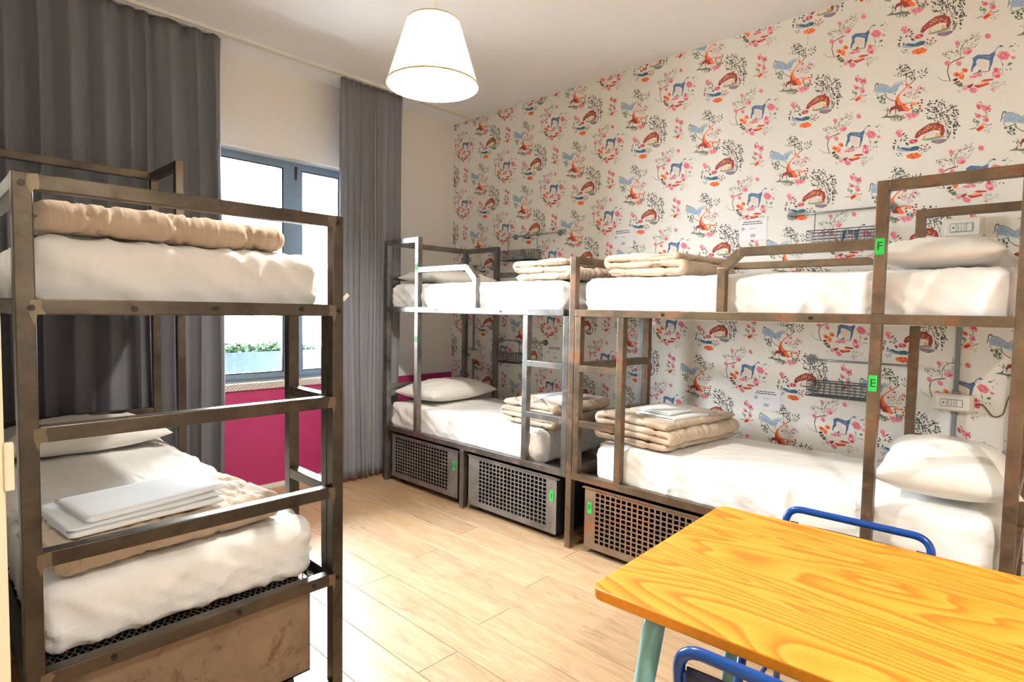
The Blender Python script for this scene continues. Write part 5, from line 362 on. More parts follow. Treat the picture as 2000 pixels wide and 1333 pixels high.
# ------------------------------------------------------------------ wallpaper print (flat ink on the wall)
def build_print():
    motifs = {k: [list(map(int, s.split(','))) for s in v.split(';')] for k, v in MOTIF.items()}
    offs = {'hound': (0, 0), 'leopard': (-.194, -.288), 'tree': (-.333, -.121), 'sprig': (.013, -.258)}
    co = []; fl_ = []; cols = []; pal = [rgb(*c) for c in PAL]
    nlev = 0
    for k in range(-7, 6):
        for m in range(-3, 8):
            for name, (dx, dz) in offs.items():
                x0 = 2.992+.5275*k+dx; z0 = 2.839-.2615*(k % 2)-.5230*m+dz
                if x0 < XW-.14 or x0 > XE+.1 or z0 < -.1 or z0 > H+.2: continue
                for i, rec in enumerate(motifs[name]):
                    P = [(x0+rec[j]*1e-4, z0+rec[j+1]*1e-4) for j in range(1, len(rec), 2)]
                    if max(p[0] for p in P) < XW+.002 or max(p[1] for p in P) < 0 or min(p[1] for p in P) > H or min(p[0] for p in P) > XE: continue
                    b = len(co); yy = YW-.0004-i*1.2e-6
                    for px, pz in P: co.append((min(max(px, XW+.002), XE), yy, min(max(pz, 0), H-.002)))
                    fl_.append(tuple(range(b, b+len(P)))); cols.append((rec[0], len(P)))
    # selvage lettering strip by the corner: small dark upright marks
    rr = random.Random(2)
    for z0 in (2.62, 2.1, 1.57, 1.05, .53):
        z = z0
        for i in range(9):
            for s in range(2):
                x = XW+.018+rr.uniform(0, .02); b = len(co); h_ = rr.uniform(.006, .016)
                co += [(x, YW-.0006, z), (x+.014, YW-.0006, z+rr.uniform(-.004, .004)), (x+.014, YW-.0006, z-h_*.4), (x, YW-.0006, z-h_*.5)]
                fl_.append((b, b+1, b+2, b+3)); cols.append((0, 4))
            z -= .024
    me = D.meshes.new('wallpaper_print'); me.from_pydata(co, [], fl_)
    at = me.color_attributes.new('ink', 'FLOAT_COLOR', 'CORNER')
    arr = np.concatenate([np.tile(np.array(pal[c], dtype=np.float32), n) for c, n in cols]); at.data.foreach_set('color', arr)
    me.materials.append(M['print']); o = D.objects.new('wallpaper_print', me); link(o, wr); o['kind'] = 'stuff'; return o
build_print()
sm = box('wallpaper_seam', (2.728, YW-.0009, 2.88), (2.7305, YW, H), M['grey_ink'], wr)
# ------------------------------------------------------------------ curtains
def curtain(name, y0, y1, n_pleats, xm, amp, label, mat, seed, hem=.03, flare=0.0, jag=.5, top=H-.022):
    rr = random.Random(seed); ph = [0.0]
    ws = [rr.uniform(1-jag, 1+jag) for _ in range(n_pleats)]; s = sum(ws); ws = [w_/s for w_ in ws]
    cum = [0]
    for w_ in ws: cum.append(cum[-1]+w_)
    am = [rr.uniform(.65, 1.1) for _ in range(n_pleats)]
    NU, NV = n_pleats*14, 36; vs = []; fs = []
    for j in range(NV+1):
        t = j/NV; z = top+(hem-top)*t
        for i in range(NU+1):
            u = i/NU; k = min(n_pleats-1, max(0, next((q for q in range(n_pleats) if u <= cum[q+1]+1e-9), n_pleats-1)))
            f = (u-cum[k])/ws[k]
            sh = math.sin(f*pi)**.75 if f < 1 else 0      # rounded lobes meeting in sharp valleys
            pinch = 1-.55*math.exp(-t*16)
            yv = y0+(y1-y0)*u + math.sin(z*1.7+k*1.3)*.012*t + flare*t*(u-.5)
            x = xm+amp*am[k]*(sh*1.7-.85)*pinch + .012*math.sin(z*2.1+u*5)*t + .007*math.sin(f*2*pi*2+k)*(.3+.7*t)
            if t < .03: x += .004*math.sin(f*pi*6)
            vs.append((x, yv+.018*am[k]*math.sin(f*2*pi)*pinch, z))
    for j in range(NV):
        for i in range(NU):
            a = j*(NU+1)+i; fs.append((a, a+1, a+NU+2, a+NU+1))
    o = mesh(name, vs, fs, mat, None, True)
    md = o.modifiers.new('thick', 'SOLIDIFY'); md.thickness = .003
    return tag(o, label, 'curtain')
curtain('curtain', -3.20, -1.975, 10, -.09, .058, 'wide dark grey curtain hanging behind the near bunk', M['curtain'], 3, flare=.03)
curtain('curtain', -1.145, -.60, 9, -.065, .038, 'gathered grey curtain between the window and the corner bunk', M['curtain2'], 8, flare=-.03, jag=.3)
# ------------------------------------------------------------------ pendant lamps
def pendant(x, y, label, k=1.0):
    zb, zt = 2.325, 2.60
    L = empty('pendant_lamp', (x, y, zb), label=label, cat='lamp')
    hgt = zt-zb
    sh_ = lathe('lamp_shade', [(.200, 0), (.1985, .004), (.114, hgt), (.1125, hgt)], M['shade'], L)
    lathe('shade_rim', [(.1985, 0), (.2025, 0), (.2025, .007), (.1985, .007), (.1985, 0)], M['cable'] if False else M['duvet'], sh_)
    lathe('shade_rim', [(.112, hgt-.005), (.1155, hgt-.005), (.1155, hgt+.001), (.112, hgt+.001), (.112, hgt-.005)], M['duvet'], sh_)
    bm = bmesh.new(); bm_tube(bm, [(0, 0, hgt), (0, 0, H-zb-.02)], .0035, 8); from_bm('cord', bm, M['cord'], L)
    bm = bmesh.new()
    for a in range(3): bm_tube(bm, [(0, 0, hgt-.006), (.112*math.cos(a*2.094), .112*math.sin(a*2.094), hgt-.003)], .0018, 6)
    bm_tube(bm, [(0, 0, hgt-.11), (0, 0, hgt)], .018, 14); from_bm('lamp_holder', bm, M['white_pl'], L)
    lathe('ceiling_rose', [(.001, H-zb-.05), (.03, H-zb-.045), (.05, H-zb-.002), (.001, H-zb-.001)], M['white_pl'], L, 24)
    bl = lathe('bulb', [(.001, hgt-.235), (.02, hgt-.23), (.034, hgt-.205), (.036, hgt-.18), (.028, hgt-.145), (.016, hgt-.115), (.014, hgt-.105)], M['bulb'], L, 20)
    return L
pendant(1.80, -1.78, 'cream conical pendant lamp, lit, hanging from the ceiling')
pendant(4.55, -2.75, 'second conical pendant lamp, added as unseen fill behind the camera', 1.0)  # out-of-view lamp added as fill for the light reaching the bunks from here
# ------------------------------------------------------------------ bunk beds
T = .039; ZD, ZL, ZG, ZT = 1.357, .439, 1.645, 1.864   # upper deck, lower deck, guard rail, tall head frame (tops)
R1, R2 = 1.049, .741
def expanded_mesh(name, x0, x1, y0, y1, z, m, parent, px=.034, py=.018, w_=.0035):
    """expanded metal: diamond net of flat strands"""
    bm = bmesh.new(); ny = int((y1-y0)/py); nx = int((x1-x0)/px)
    for j in range(ny):
        for i in range(nx):
            xa = x0+i*px; ya = y0+j*py
            if xa+px > x1 or ya+py > y1: continue
            for (p, q) in (((xa, ya+py/2), (xa+px/2, ya+py)), ((xa+px/2, ya+py), (xa+px, ya+py/2)), ((xa+px, ya+py/2), (xa+px/2, ya)), ((xa+px/2, ya), (xa, ya+py/2)))[:4]:
                d = Vector((q[0]-p[0], q[1]-p[1], 0)).normalized(); n_ = Vector((-d.y, d.x, 0))*w_/2
                v = [bm.verts.new((a[0]+s*n_.x, a[1]+s*n_.y, z+dz)) for a, dz in ((p, -.0012), (q, .0012)) for s in (-1, 1)]
                bm.faces.new((v[0], v[1], v[3], v[2]))
    o = from_bm(name, bm, m, parent); o['kind'] = 'stuff'; return o
class Bunk:
    """local frame: u runs along the bed from head (0) to foot (L), v across from the wall side (0) to the aisle (W)"""
    def __init__(s, name, org, ud, vd, L, W, mat, label):
        s.o = Vector(org); s.u = Vector(ud); s.v = Vector(vd); s.L = L; s.W = W; s.m = mat
        s.root = empty(name, org, label=label, cat='bunk bed')
    def P(s, u, v, z): return s.u*u+s.v*v+Vector((0, 0, z))
    def bx(s, name, u0, u1, v0, v1, z0, z1, bev=.003, m=None, parent=None):
        a = s.P(u0, v0, z0); b = s.P(u1, v1, z1)
        return box(name, [min(p, q) for p, q in zip(a, b)], [max(p, q) for p, q in zip(a, b)], m or s.m, parent or s.root, bev)
    def post(s, u, v, z0, z1, name='post'): return s.bx(name, u, u+T, v, v+T, z0, z1)
    def railu(s, u0, u1, v, ztop, name='rail'): return s.bx(name, u0, u1, v, v+T, ztop-T, ztop)
    def railv(s, u, v0, v1, ztop, name='rail'): return s.bx(name, u, u+T, v0, v1, ztop-T, ztop)
    def bolt(s, part, u, v, z, axis):
        bm = bmesh.new(); disc_x(bm, s.P(u, v, z), .0075, .006, axis, 12)
        return from_bm('bolt', bm, M['bolt'], part)
def text(name, txt, loc, size, m, parent, rot=(pi/2, 0, 0)):
    c = D.curves.new(name, 'FONT'); c.body = txt; c.size = size; c.align_x = 'CENTER'; c.align_y = 'CENTER'; c.extrude = .0002
    t = D.objects.new(name, c); COL.objects.link(t); bpy.context.view_layer.update()
    me = D.meshes.new_from_object(t); D.objects.remove(t); me.materials.clear(); me.materials.append(m)
    o = D.objects.new(name, me); link(o, parent); o.location = loc; o.rotation_euler = rot; return o
def make_bunk(b, tall, guard_end, ladder, head_z=ZT, mid=None, tags=(None, None), legs_foot=True, foot_top=1.651, foot_rungs=True):
    L, W = b.L, b.W; V0, V1 = 0, W-T
    # corner posts
    b.post(0, V0, 0, head_z); b.post(0, V1, 0, head_z)
    if legs_foot: b.post(L-T, V0, 0, foot_top); pf = b.post(L-T, V1, 0, foot_top)
    else: b.post(L-T, V0, ZL-T, ZD-T); pf = b.post(L-T, V1, ZL-T, ZD-T)
    # head frame above the upper deck, both long sides
    for v in (V0, V1):
        b.railu(T, tall, v, head_z, 'head_rail'); b.post(tall, v, ZD, head_z, 'head_upright')
    tp = b.post(tall, V1, ZL, ZD-T, 'upright'); b.post(tall, V0, ZL, ZD-T, 'upright')
    b.railv(0, T, V1, head_z, 'head_rail'); b.railv(0, T, V1, 1.60, 'head_rail')
    b.railv(0, T, V1, .75, 'head_rail')
    # decks
    for z in (ZD, ZL):
        for v in (V0, V1): b.railu(T, L-T, v, z, 'side_rail')
        b.railv(0, T, V1, z, 'end_rail')
        if legs_foot or z: b.railv(L-T, T, V1, z, 'end_rail')
    # support angles and mesh deck
    b.bx('deck_angle', T, L-T, V0+T, V0+T+.03, ZL-T, ZL-T+.004, 0); b.bx('deck_angle', T, L-T, V1-.03, V1, ZL-T, ZL-T+.004, 0)
    b.bx('deck_panel', T, L-T, T, V1, ZD-T+.002, ZD-T+.006, 0, M['black'])
    p0 = b.P(L-T-.44, T+.002, 0); p1 = b.P(L-T-.002, V1-.002, 0)
    expanded_mesh('deck_mesh', min(p0.x, p1.x), max(p0.x, p1.x), min(p0.y, p1.y), max(p0.y, p1.y), ZL-T+.008, M['mesh'], b.root)
    b.bx('deck_panel', T, L-T-.44, T, V1, ZL-T+.005, ZL-T+.009, 0, M['black'])
    # guard rail with mitred end
    def guard(v, z, end, drop=.095, run=.075):
        b.bx('guard_rail', tall+T, end, v, v+T, z-T, z)
        bm = bmesh.new(); A = b.P(end-.004, v+T/2, z-T/2-.001); B = b.P(end+run, v+T/2, z-drop)
        bm_bar(bm, A, B, T-.001, T-.001); from_bm('guard_rail', bm, b.m, b.root)
        b.bx('guard_post', end+run-T/2, end+run+T/2, v, v+T, ZD, z-drop+.008)
    guard(V1, ZG, guard_end)
    b.railu(tall+T, L-T, V0, 1.648, 'back_guard_rail')
    if not legs_foot: b.post(L-T, V0, ZD, 1.648, 'back_guard_post')
    # ladder on the aisle side at the foot
    ls = L-ladder
    lad = b.post(ls, V1, ZL, ZD-T, 'ladder_stile')
    b.bx('ladder_stile', L-2*T-.003, L-T-.003, V1, V1+T, ZL, ZD-T) if legs_foot else None
    le = L-2*T-.003 if legs_foot else L-T
    for z in (R1, R2): b.bx('rung', ls+T, le, V1, V1+T, z-T*.95, z)
    if foot_rungs:
        for z in (R1, R2): b.railv(L-T, T, V1, z, 'end_rung')
    if legs_foot: b.railv(L-T, T, V1, foot_top, 'end_rail')
    if legs_foot: b.railv(L-T, T, V1, .055, 'floor_rail')
    b.railv(0, T, V1, .055, 'floor_rail')
    if mid:
        b.post(mid, V1, 0, ZL-T, 'leg'); b.post(mid, V0, 0, ZL-T, 'leg')
    for u in (.35, .7): b.bolt(b.root, L*u, W, ZD-.02, 'y')
    return pf, tp
# bunk A: corner, head at the window wall
A = Bunk('bunk_bed', (.045, 0, 0), (1, 0, 0), (0, -1, 0), 1.807, .84, M['steelA'], 'grey steel bunk bed in the corner, head end against the window wall')
make_bunk(A, .383, .943, .349, mid=.898, legs_foot=False)
B = Bunk('bunk_bed', (3.779, 0, 0), (-1, 0, 0), (0, -1, 0), 1.926, .84, M['steelB'], 'rusty steel bunk bed along the wallpaper behind the yellow table')
make_bunk(B, .421, .985, .357, mid=.95)
Cb = Bunk('bunk_bed', (.046, -3.235, 0), (1, 0, 0), (0, 1, 0), 2.051, .847, M['steelC'], 'brown steel bunk bed nearest the camera beside the grey curtain')
make_bunk(Cb, .43, 1.05, .357, head_z=2.088)
# bolts on the foot end of the near bunk
xf = 2.051
for y_, z_ in ((.018, 1.625), (.03, 1.335), (.24, 1.335), (.44, 1.338), (.70, 1.34), (.83, 1.335), (.828, 1.628), (.18, .42), (.50, .42), (.74, .42), (.828, .42)):
    Cb.bolt(Cb.root, xf+.001, y_, z_, 'x')
# ground-back weld patches at the joints of the near bunk's foot end
rw = random.Random(4)
for zt_ in (1.651, ZD, R1, R2, ZL):
    for y_, sg in ((T, 1), (.847-T, -1)):
        bm = bmesh.new(); pts_ = [(y_-sg*.010, zt_-T*.1), (y_+sg*rw.uniform(.008,.016), zt_-T*.04), (y_+sg*rw.uniform(.010, .024), zt_-T*.3), (y_+sg*rw.uniform(.008, .018), zt_-T*.6), (y_+sg*rw.uniform(.010,.02), zt_-T*.96), (y_+sg*.002, zt_-T*.98), (y_-sg*.004, zt_-T-rw.uniform(.01, .03)), (y_-sg*rw.uniform(.010, .016), zt_-T*.7)]
        bm.faces.new([bm.verts.new((xf+.0004, a_, b_)) for a_, b_ in pts_]); from_bm('weld_patch', bm, M['weld'], Cb.root)
bar('hook', (2.046, .847, 1.372), (2.046, .868, 1.392), .004, .012, M['white_pl'], Cb.root, 0)
# green letter stickers
def sticker(parent, x, y, z, wd, hg, txt):
    """on a face looking towards -y; coordinates local to the parent"""
    box('sticker', (x-wd/2, y-.0014, z-hg/2), (x+wd/2, y, z+hg/2), M['green'], parent)
    text('letter', txt, (x, y-.0018, z), hg*.72, M['ink'], parent)
B.root and sticker(B.root, -.421-T/2, -.8405, 1.615, .030, .062, 'F')
sticker(B.root, -.421-T/2, -.8405, 1.09, .028, .062, 'E')
sticker(A.root, .383+T/2, -.8405, 1.645, .026, .055, 'D'); sticker(A.root, .383+T/2, -.8405, 1.12, .022, .05, 'C')
# ------------------------------------------------------------------ storage crates
def perforated(name, w_, h_, x0, x1, z0, z1, nx, nz, m, parent, y):
    """sheet with a grid of square holes; local x 0..w, z 0..h; facing -y"""
    xs = [0]; 
    px = (x1-x0)/nx; pz = (z1-z0)/nz; hf = .72
    for i in range(nx): xs += [x0+i*px+px*(1-hf)/2, x0+i*px+px*(1+hf)/2]
    xs.append(w_); zs = [0]
    for i in range(nz): zs += [z0+i*pz+pz*(1-hf)/2, z0+i*pz+pz*(1+hf)/2]
    zs.append(h_)
    vs = []; fs = []; nX = len(xs); nZ = len(zs)
    for d in (0, .0022):
        for z in zs:
            for x in xs: vs.append((x, y+d, z))
    o2 = nX*nZ
    for j in range(nZ-1):
        for i in range(nX-1):
            a = j*nX+i
            hole = i % 2 == 1 and j % 2 == 1
            if hole:
                q = [a, a+1, a+1+nX, a+nX]
                for k in range(4): p, r_ = q[k], q[(k+1) % 4]; fs.append((p, p+o2, r_+o2, r_))
            else: fs.append((a, a+1, a+nX+1, a+nX)); fs.append((a+o2, a+nX+o2, a+nX+1+o2, a+1+o2))
    return mesh(name, vs, fs, m, parent)
def crate(x0, x1, yf, z0, z1, hx, nx, nz, m, label, txt, tx, depth=.62):
    w_ = x1-x0; h_ = z1-z0
    c = empty('storage_crate', (x0, yf, 0), label=label, cat='storage crate', group='storage crates under the wallpaper-side bunks')
    fp = perforated('front_panel', w_, h_, hx[0]-x0, hx[1]-x0, .035, h_-.022, nx, nz, m, c, 0); fp.location.z = z0
    box('flange', (0, -.008, z1-.006), (w_, .0, z1), m, c)
    bm = bmesh.new()
    for lo, hi in (((0, .0025, z0), (.003, depth, z1)), ((w_-.003, .0025, z0), (w_, depth, z1)), ((0, depth-.003, z0), (w_, depth, z1)), ((0, .0025, z0), (w_, depth, z0+.004))): bm_box(bm, lo, hi)
    from_bm('crate_body', bm, M['black'], c)
    for xx in (.06, w_-.06):
        for yy in (.06, depth-.06): 
            bm = bmesh.new(); disc_x(bm, (xx, yy, z0/2), z0/2, .022, 'x', 14); from_bm('castor', bm, M['black'], c)
    box('stop_lug', (w_+.001 if tx > w_/2 else -.018, -.002, z1-.012), (w_+.018 if tx > w_/2 else -.001, .012, z1-.004), M['galv'], c)
    sticker(c, tx, -.0004, (z0+z1)/2+.055, .028, .062, txt)
    return c
crate(.135, .905, -.822, .045, .380, (.175, .80), 20, 11, M['crateA'], 'grey perforated storage crate in the corner next to the grey curtain', 'D', .73)
crate(1.015, 1.775, -.822, .040, .378, (1.115, 1.70), 18, 11, M['crateA'], 'brownish perforated storage crate in the middle, left of the bunk ladder foot', 'I', .725)
crate(1.978, 2.755, -.822, .035, .378, (2.045, 2.715), 20, 11, M['crateB'], 'rusty perforated storage crate partly hidden by the yellow table', 'F', .035)
crate(2.86, 3.62, -.822, .035, .378, (2.93, 3.56), 20, 11, M['crateB'], 'rusty perforated storage crate right behind the yellow table, mostly hidden', 'E', .035)
cc = empty('storage_crate', (1.28, -3.17, 0), label='stained brown steel storage crate under the near bunk', cat='storage crate')
bm = bmesh.new()
for lo, hi in (((0, 0, .085), (.74, .003, .385)), ((.737, 0, .085), (.74, .70, .385)), ((0, .697, .085), (.74, .70, .385)), ((0, 0, .085), (.003, .70, .385)), ((0, 0, .085), (.74, .70, .09))): bm_box(bm, lo, hi)
from_bm('crate_body', bm, M['crateC'], cc)
for xx in (.06, .68):
    for yy in (.06, .64):
        bm = bmesh.new(); disc_x(bm, (xx, yy, .043), .043, .024, 'y', 16); from_bm('castor', bm, M['black'], cc)
# ------------------------------------------------------------------ soft things
def soft_box(sx, sy, sz, r, n, disp=None, org=(0, 0, 0)):
    """rounded box centred in x,y, base at z=0, faces gridded; disp(p, nrm)->offset along normal"""
    nx, ny, nz = n; idx = {}; vs = []; fs = []
    def V(i, j, k):
        if (i, j, k) in idx: return idx[(i, j, k)]
        p = Vector((sx*(i/nx-.5), sy*(j/ny-.5), sz*(k/nz-.5)))
        rr = min(r, sx/2-1e-4, sy/2-1e-4); rz = min(r, sz/2-1e-4)
        q = Vector((max(-sx/2+rr, min(sx/2-rr, p.x)), max(-sy/2+rr, min(sy/2-rr, p.y)), max(-sz/2+rz, min(sz/2-rz, p.z))))
        d = p-q
        if d.length > 1e-7:
            dn = Vector((d.x/rr, d.y/rr, d.z/rz)).normalized(); p = q+Vector((dn.x*rr, dn.y*rr, dn.z*rz)); nn = d.normalized()
        else: nn = Vector((0, 0, 1))
        nn = Vector((p.x-q.x, p.y-q.y, p.z-q.z)).normalized() if (p-q).length > 1e-7 else Vector((0, 0, 1))
        if disp: p = p+nn*disp(p+Vector((0, 0, sz/2)), nn)
        idx[(i, j, k)] = len(vs); vs.append(p+Vector((org[0], org[1], org[2]+sz/2))); return idx[(i, j, k)]
    for i in range(nx):
        for j in range(ny):
            for k in (0, nz):
                q = [V(i, j, k), V(i+1, j, k), V(i+1, j+1, k), V(i, j+1, k)]; fs.append(q if k else q[::-1])
    for i in range(nx):
        for k in range(nz):
            for j in (0, ny):
                q = [V(i, j, k), V(i+1, j, k), V(i+1, j, k+1), V(i, j, k+1)]; fs.append(q if not j else q[::-1])
    for j in range(ny):
        for k in range(nz):
            for i in (0, nx):
                q = [V(i, j, k), V(i, j+1, k), V(i, j+1, k+1), V(i, j, k+1)]; fs.append(q if i else q[::-1])
    return vs, fs
def fbm(p, s): return noise.noise(Vector(p)*s)
def mattress(x0, x1, y0, y1, z0, z1, label, seed, crown=.012, head=1):
    sx, sy, sz = x1-x0, y1-y0, z1-z0; sd = Vector((seed*7.3, seed*3.1, 0))
    def dz(p, nn):
        e = 0
        # tension creases running in from corners and sides
        cx, cy = abs(p.x)/(sx/2), abs(p.y)/(sy/2)
        q = Vector((p.x*1.4+p.y*2.8, p.y*6-p.x*3.2, p.z*2))+sd
        ridg = (1-abs(noise.noise(q*1.9)))**5
        e += .012*ridg*(.35+.65*max(cx**4, cy**3))
        if abs(nn.z) < .75:   # side: slanted pulls in the fitted sheet
            s_ = p.x if abs(nn.y) > abs(nn.x) else p.y
            q2 = Vector((s_*9+p.z*14, p.z*4, seed)); e += .011*(1-abs(noise.noise(q2)))**5-.004
            e += -.006*math.exp(-((p.z-sz*.22-.02*noise.noise(Vector((s_*2, seed, 0))))/.006)**2)
        else:
            e += crown*(1-cx**2)*(1-cy**2)
        return e+.004*fbm(p+sd, 3)
    vs, fs = soft_box(sx, sy, sz, .045, (130, 56, 14), dz)
    o = mesh('mattress', vs, fs, M['sheet'], None, True, ((x0+x1)/2, (y0+y1)/2, z0)); return tag(o, label, 'mattress', 'mattresses in white fitted sheets')
ZM = ZL-T+.011; ZU = ZD-T+.008
mattress(.075, 1.60, -.795, -.045, ZM, .612, 'lower mattress of the corner bunk, under a white fitted sheet', 1)
mattress(.08, 1.745, -.795, -.045, ZU, 1.522, 'upper mattress of the corner bunk, under a white fitted sheet', 2)
mattress(2.02, 3.735, -.795, -.045, ZM, .622, 'lower mattress behind the yellow table, under a white fitted sheet', 3)
mattress(1.925, 3.725, -.795, -.045, ZU, 1.524, 'upper mattress of the rusty bunk, level with the letter F post', 4)
mattress(.10, 1.985, -3.185, -2.435, ZM, .604, 'lower mattress of the near bunk, partly sunlit', 5)
mattress(.10, 1.985, -3.185, -2.420, ZU, 1.518, 'upper mattress of the near bunk, under a white fitted sheet', 6)
def pillow(cx, cy, z, L, W_, H_, rz, label, seed, tilt=0.0, roll=0.0):
    NU, NV = 44, 30; vs = []; fs = []
    sd = Vector((seed*5.1, seed*1.7, seed))
    def h(u, v): return max(0, (1-abs(u)**2.6)*(1-abs(v)**2.4))**.55
    for side in (1, -1):
        for j in range(NV+1):
            for i in range(NU+1):
                u = -1+2*i/NU; v = -1+2*j/NV
                x = u*L/2*(1-.07*(1-v*v)**1.0*abs(u)**3); y = v*W_/2*(1-.11*(1-u*u)*abs(v)**3)
                k = h(u, v); q = Vector((x*5, y*5, side))+sd
                cr = (1-abs(noise.noise(q*1.6)))**5*.010 + noise.noise(q)*.010 + .006*math.sin(10*u+6*v+seed)*abs(u)**3
                z_ = side*(H_/2*k)*(1 if side > 0 else .8) + cr*min(1, k*2)*(1 if side > 0 else .3)
                vs.append((x, y, z_))
    o2 = (NU+1)*(NV+1)
    for j in range(NV):
        for i in range(NU):
            a = j*(NU+1)+i; fs.append((a, a+1, a+NU+2, a+NU+1)); fs.append((a+o2, a+NU+1+o2, a+NU+2+o2, a+1+o2))
    bm = bmesh.new(); V_ = [bm.verts.new(p) for p in vs]
    for f in fs: bm.faces.new([V_[i] for i in f])
    bmesh.ops.remove_doubles(bm, verts=bm.verts, dist=.0004)
    o = from_bm('pillow', bm, M['pillow'], None, True); o.location = (cx, cy, z+H_*.4); o.rotation_euler = (roll, tilt, rz)
    return tag(o, label, 'pillow', 'white pillows')
pillow(.31, -.42, .622, .72, .46, .18, pi/2+.05, 'white pillow on the lower bed of the corner bunk', 1, tilt=0, roll=.0)
pillow(.31, -.42, 1.528, .70, .42, .13, pi/2, 'white pillow on the upper bed of the corner bunk', 2)
pillow(3.53, -.42, .632, .74, .46, .22, pi/2+.1, 'white pillow on the lower bed beside the letter E post', 3, roll=-.0)
pillow(3.50, -.42, 1.530, .70, .44, .15, pi/2-.03, 'white pillow on the upper bed under the wall socket', 4)
pillow(.34, -2.81, .612, .70, .44, .18, pi/2, 'white pillow on the lower bed of the near bunk', 5)
# folded quilts: a padded slab bent along a serpentine path
def quilt(name, path, width, th, mat, label, loc, rz=0.0, seed=0, seams=True, nv=110, group='beige quilted duvets', cat='duvet', pucker=.35, step=.012, tilt=0.0, taper=0.0, edge=.9):
    P = [Vector((p[0], 0, p[1])) for p in fillet([(a, 0, b) for a, b in path], 10, 1)] if False else [Vector((a, 0, b)) for a, b in path]
    # resample
    pts = [P[0]]; 
    for a, b in zip(P, P[1:]):
        n_ = max(1, int((b-a).length/step)); pts += [a.lerp(b, k/n_) for k in range(1, n_+1)]
    N_ = len(pts); S = [0]
    for a, b in zip(pts, pts[1:]): S.append(S[-1]+(b-a).length)
    tot = S[-1]; nrm = []
    for i in range(N_):
        t = (pts[min(N_-1, i+1)]-pts[max(0, i-1)]).normalized(); nrm.append(Vector((-t.z, 0, t.x)))
    def seamd(s, v):
        # diamond quilting lines
        a = (s*.85+v)/.21; b = (s*.85-v)/.21
        return min(abs(a-round(a)), abs(b-round(b)))
    vs = []; fs = []
    sd = Vector((seed*3.3, seed*1.1, 0))
    for side in (1, -1):
        for i in range(N_):
            for j in range(nv+1):
                v = -1+2*j/nv; y = v*width/2; s = S[i]
                e = min(1, (1-abs(v))*width/2/(th*.7)); e2 = min(1, min(s, tot-s)/(th*.6))
                h_ = th/2*math.sqrt(max(0, 1-(1-e)**2))*math.sqrt(max(0, 1-(1-e2)**2))
                d = seamd(s, y); pk = 1-pucker*1.3*math.exp(-(d/.035)**2) if seams else 1
                wr = (.08*noise.noise(Vector((s*30, y*7, seed))+sd)+.26*noise.noise(Vector((s*7, y*46, seed*2))+sd)*(.5+1.2*math.exp(-(d/.16)**2))) if seams else .08*noise.noise(Vector((s*10, y*10, seed))+sd)
                wav = .010*noise.noise(Vector((pts[i].x*4, y*4, pts[i].z*20+seed)))
                p = pts[i]+nrm[i]*side*h_*(pk+wr)+Vector((0, 0, wav))
                vs.append((p.x, y*(1-taper*abs(p.x)), p.z))
    o2 = N_*(nv+1)
    for i in range(N_-1):
        for j in range(nv):
            a = i*(nv+1)+j; fs.append((a, a+nv+1, a+nv+2, a+1)); fs.append((a+o2, a+1+o2, a+nv+2+o2, a+nv+1+o2))
    bm = bmesh.new(); V_ = [bm.verts.new(p) for p in vs]
    for f in fs: bm.faces.new([V_[q] for q in f])
    bmesh.ops.remove_doubles(bm, verts=bm.verts, dist=.0002)
    bmesh.ops.recalc_face_normals(bm, faces=bm.faces)
    me = D.meshes.new(name); bm.to_mesh(me); bm.free(); me.materials.append(mat); me.shade_smooth()
    o = D.objects.new(name, me); link(o); o.location = loc; o.rotation_euler = (0, tilt, rz)
    if group: o['group'] = group
    tag(o, label, cat)
    if seams:   # stitched edge piping on the two side ends
        for sgn in (-1, 1):
            bm = bmesh.new(); bm_tube(bm, [(p.x+0, sgn*width/2*(1-taper*abs(p.x))*.985, p.z) for p in pts[1:-1]], .0028, 6)
            from_bm('piping', bm, M['duvet_seam'], o, True)
    return o
def serp(L, th, layers, start=1, shrink=.0, cap=6):
    """serpentine path: layers of length L stacked th apart with round folds"""
    pts = []; z = th/2; x0, x1 = -L/2, L/2; d = start
    for k in range(layers):
        a, b = (x0+shrink*k, x1-shrink*k) if d > 0 else (x1-shrink*k, x0+shrink*k)
        pts.append((a, z)); pts.append((b, z))
        if k < layers-1:
            for q in range(1, cap):
                an = pi*q/cap; pts.append((b+d*math.sin(an)*th/2, z+th/2-math.cos(an)*th/2))
        z += th; d = -d
    return pts
quilt('duvet', serp(.40, .040, 3), .62, .041, M['duvet'], 'beige quilt folded on the upper bed of the corner bunk', (1.53, -.42, 1.537), 0, 1)
quilt('duvet', serp(.42, .040, 3, 1), .62, .042, M['duvet'], 'beige quilt folded on the upper bed of the rusty bunk', (2.24, -.42, 1.539), 0, 2)
quilt('duvet', serp(.40, .036, 4), .60, .037, M['duvet'], 'beige quilt folded under linen on the lower bed of the corner bunk', (1.44, -.43, .627), .0, 3)
quilt('duvet', serp(.46, .036, 4, -1), .66, .038, M['duvet'], 'beige quilt folded into four layers on the lower bed behind the ladder', (2.25, -.42, .638), -.12, 4)
quilt('duvet', serp(.36, .042, 2, 1), .64, .043, M['duvet'], 'beige quilt folded under white linen on the lower bed of the near bunk', (1.74, -2.86, .618), .10, 5)
quilt('duvet', serp(.22, .043, 2, 1), .655, .045, M['duvet'], 'rolled beige quilt across the foot of the upper bed of the near bunk', (1.82, -2.85, 1.532), .04, 6)
def linen(path_l, width, loc, rz, label, seed, n_l=3):
    return quilt('folded_linen', serp(path_l, .009, n_l, 1), width, .0085, M['linen'], label, loc, rz, seed, seams=False, nv=24, group='folded white linen', cat='linen', step=.02)
linen(.25, .34, (2.30, -.47, .778), -.12, 'white folded linen on the quilt behind the ladder, lower sheet', 1, 2)
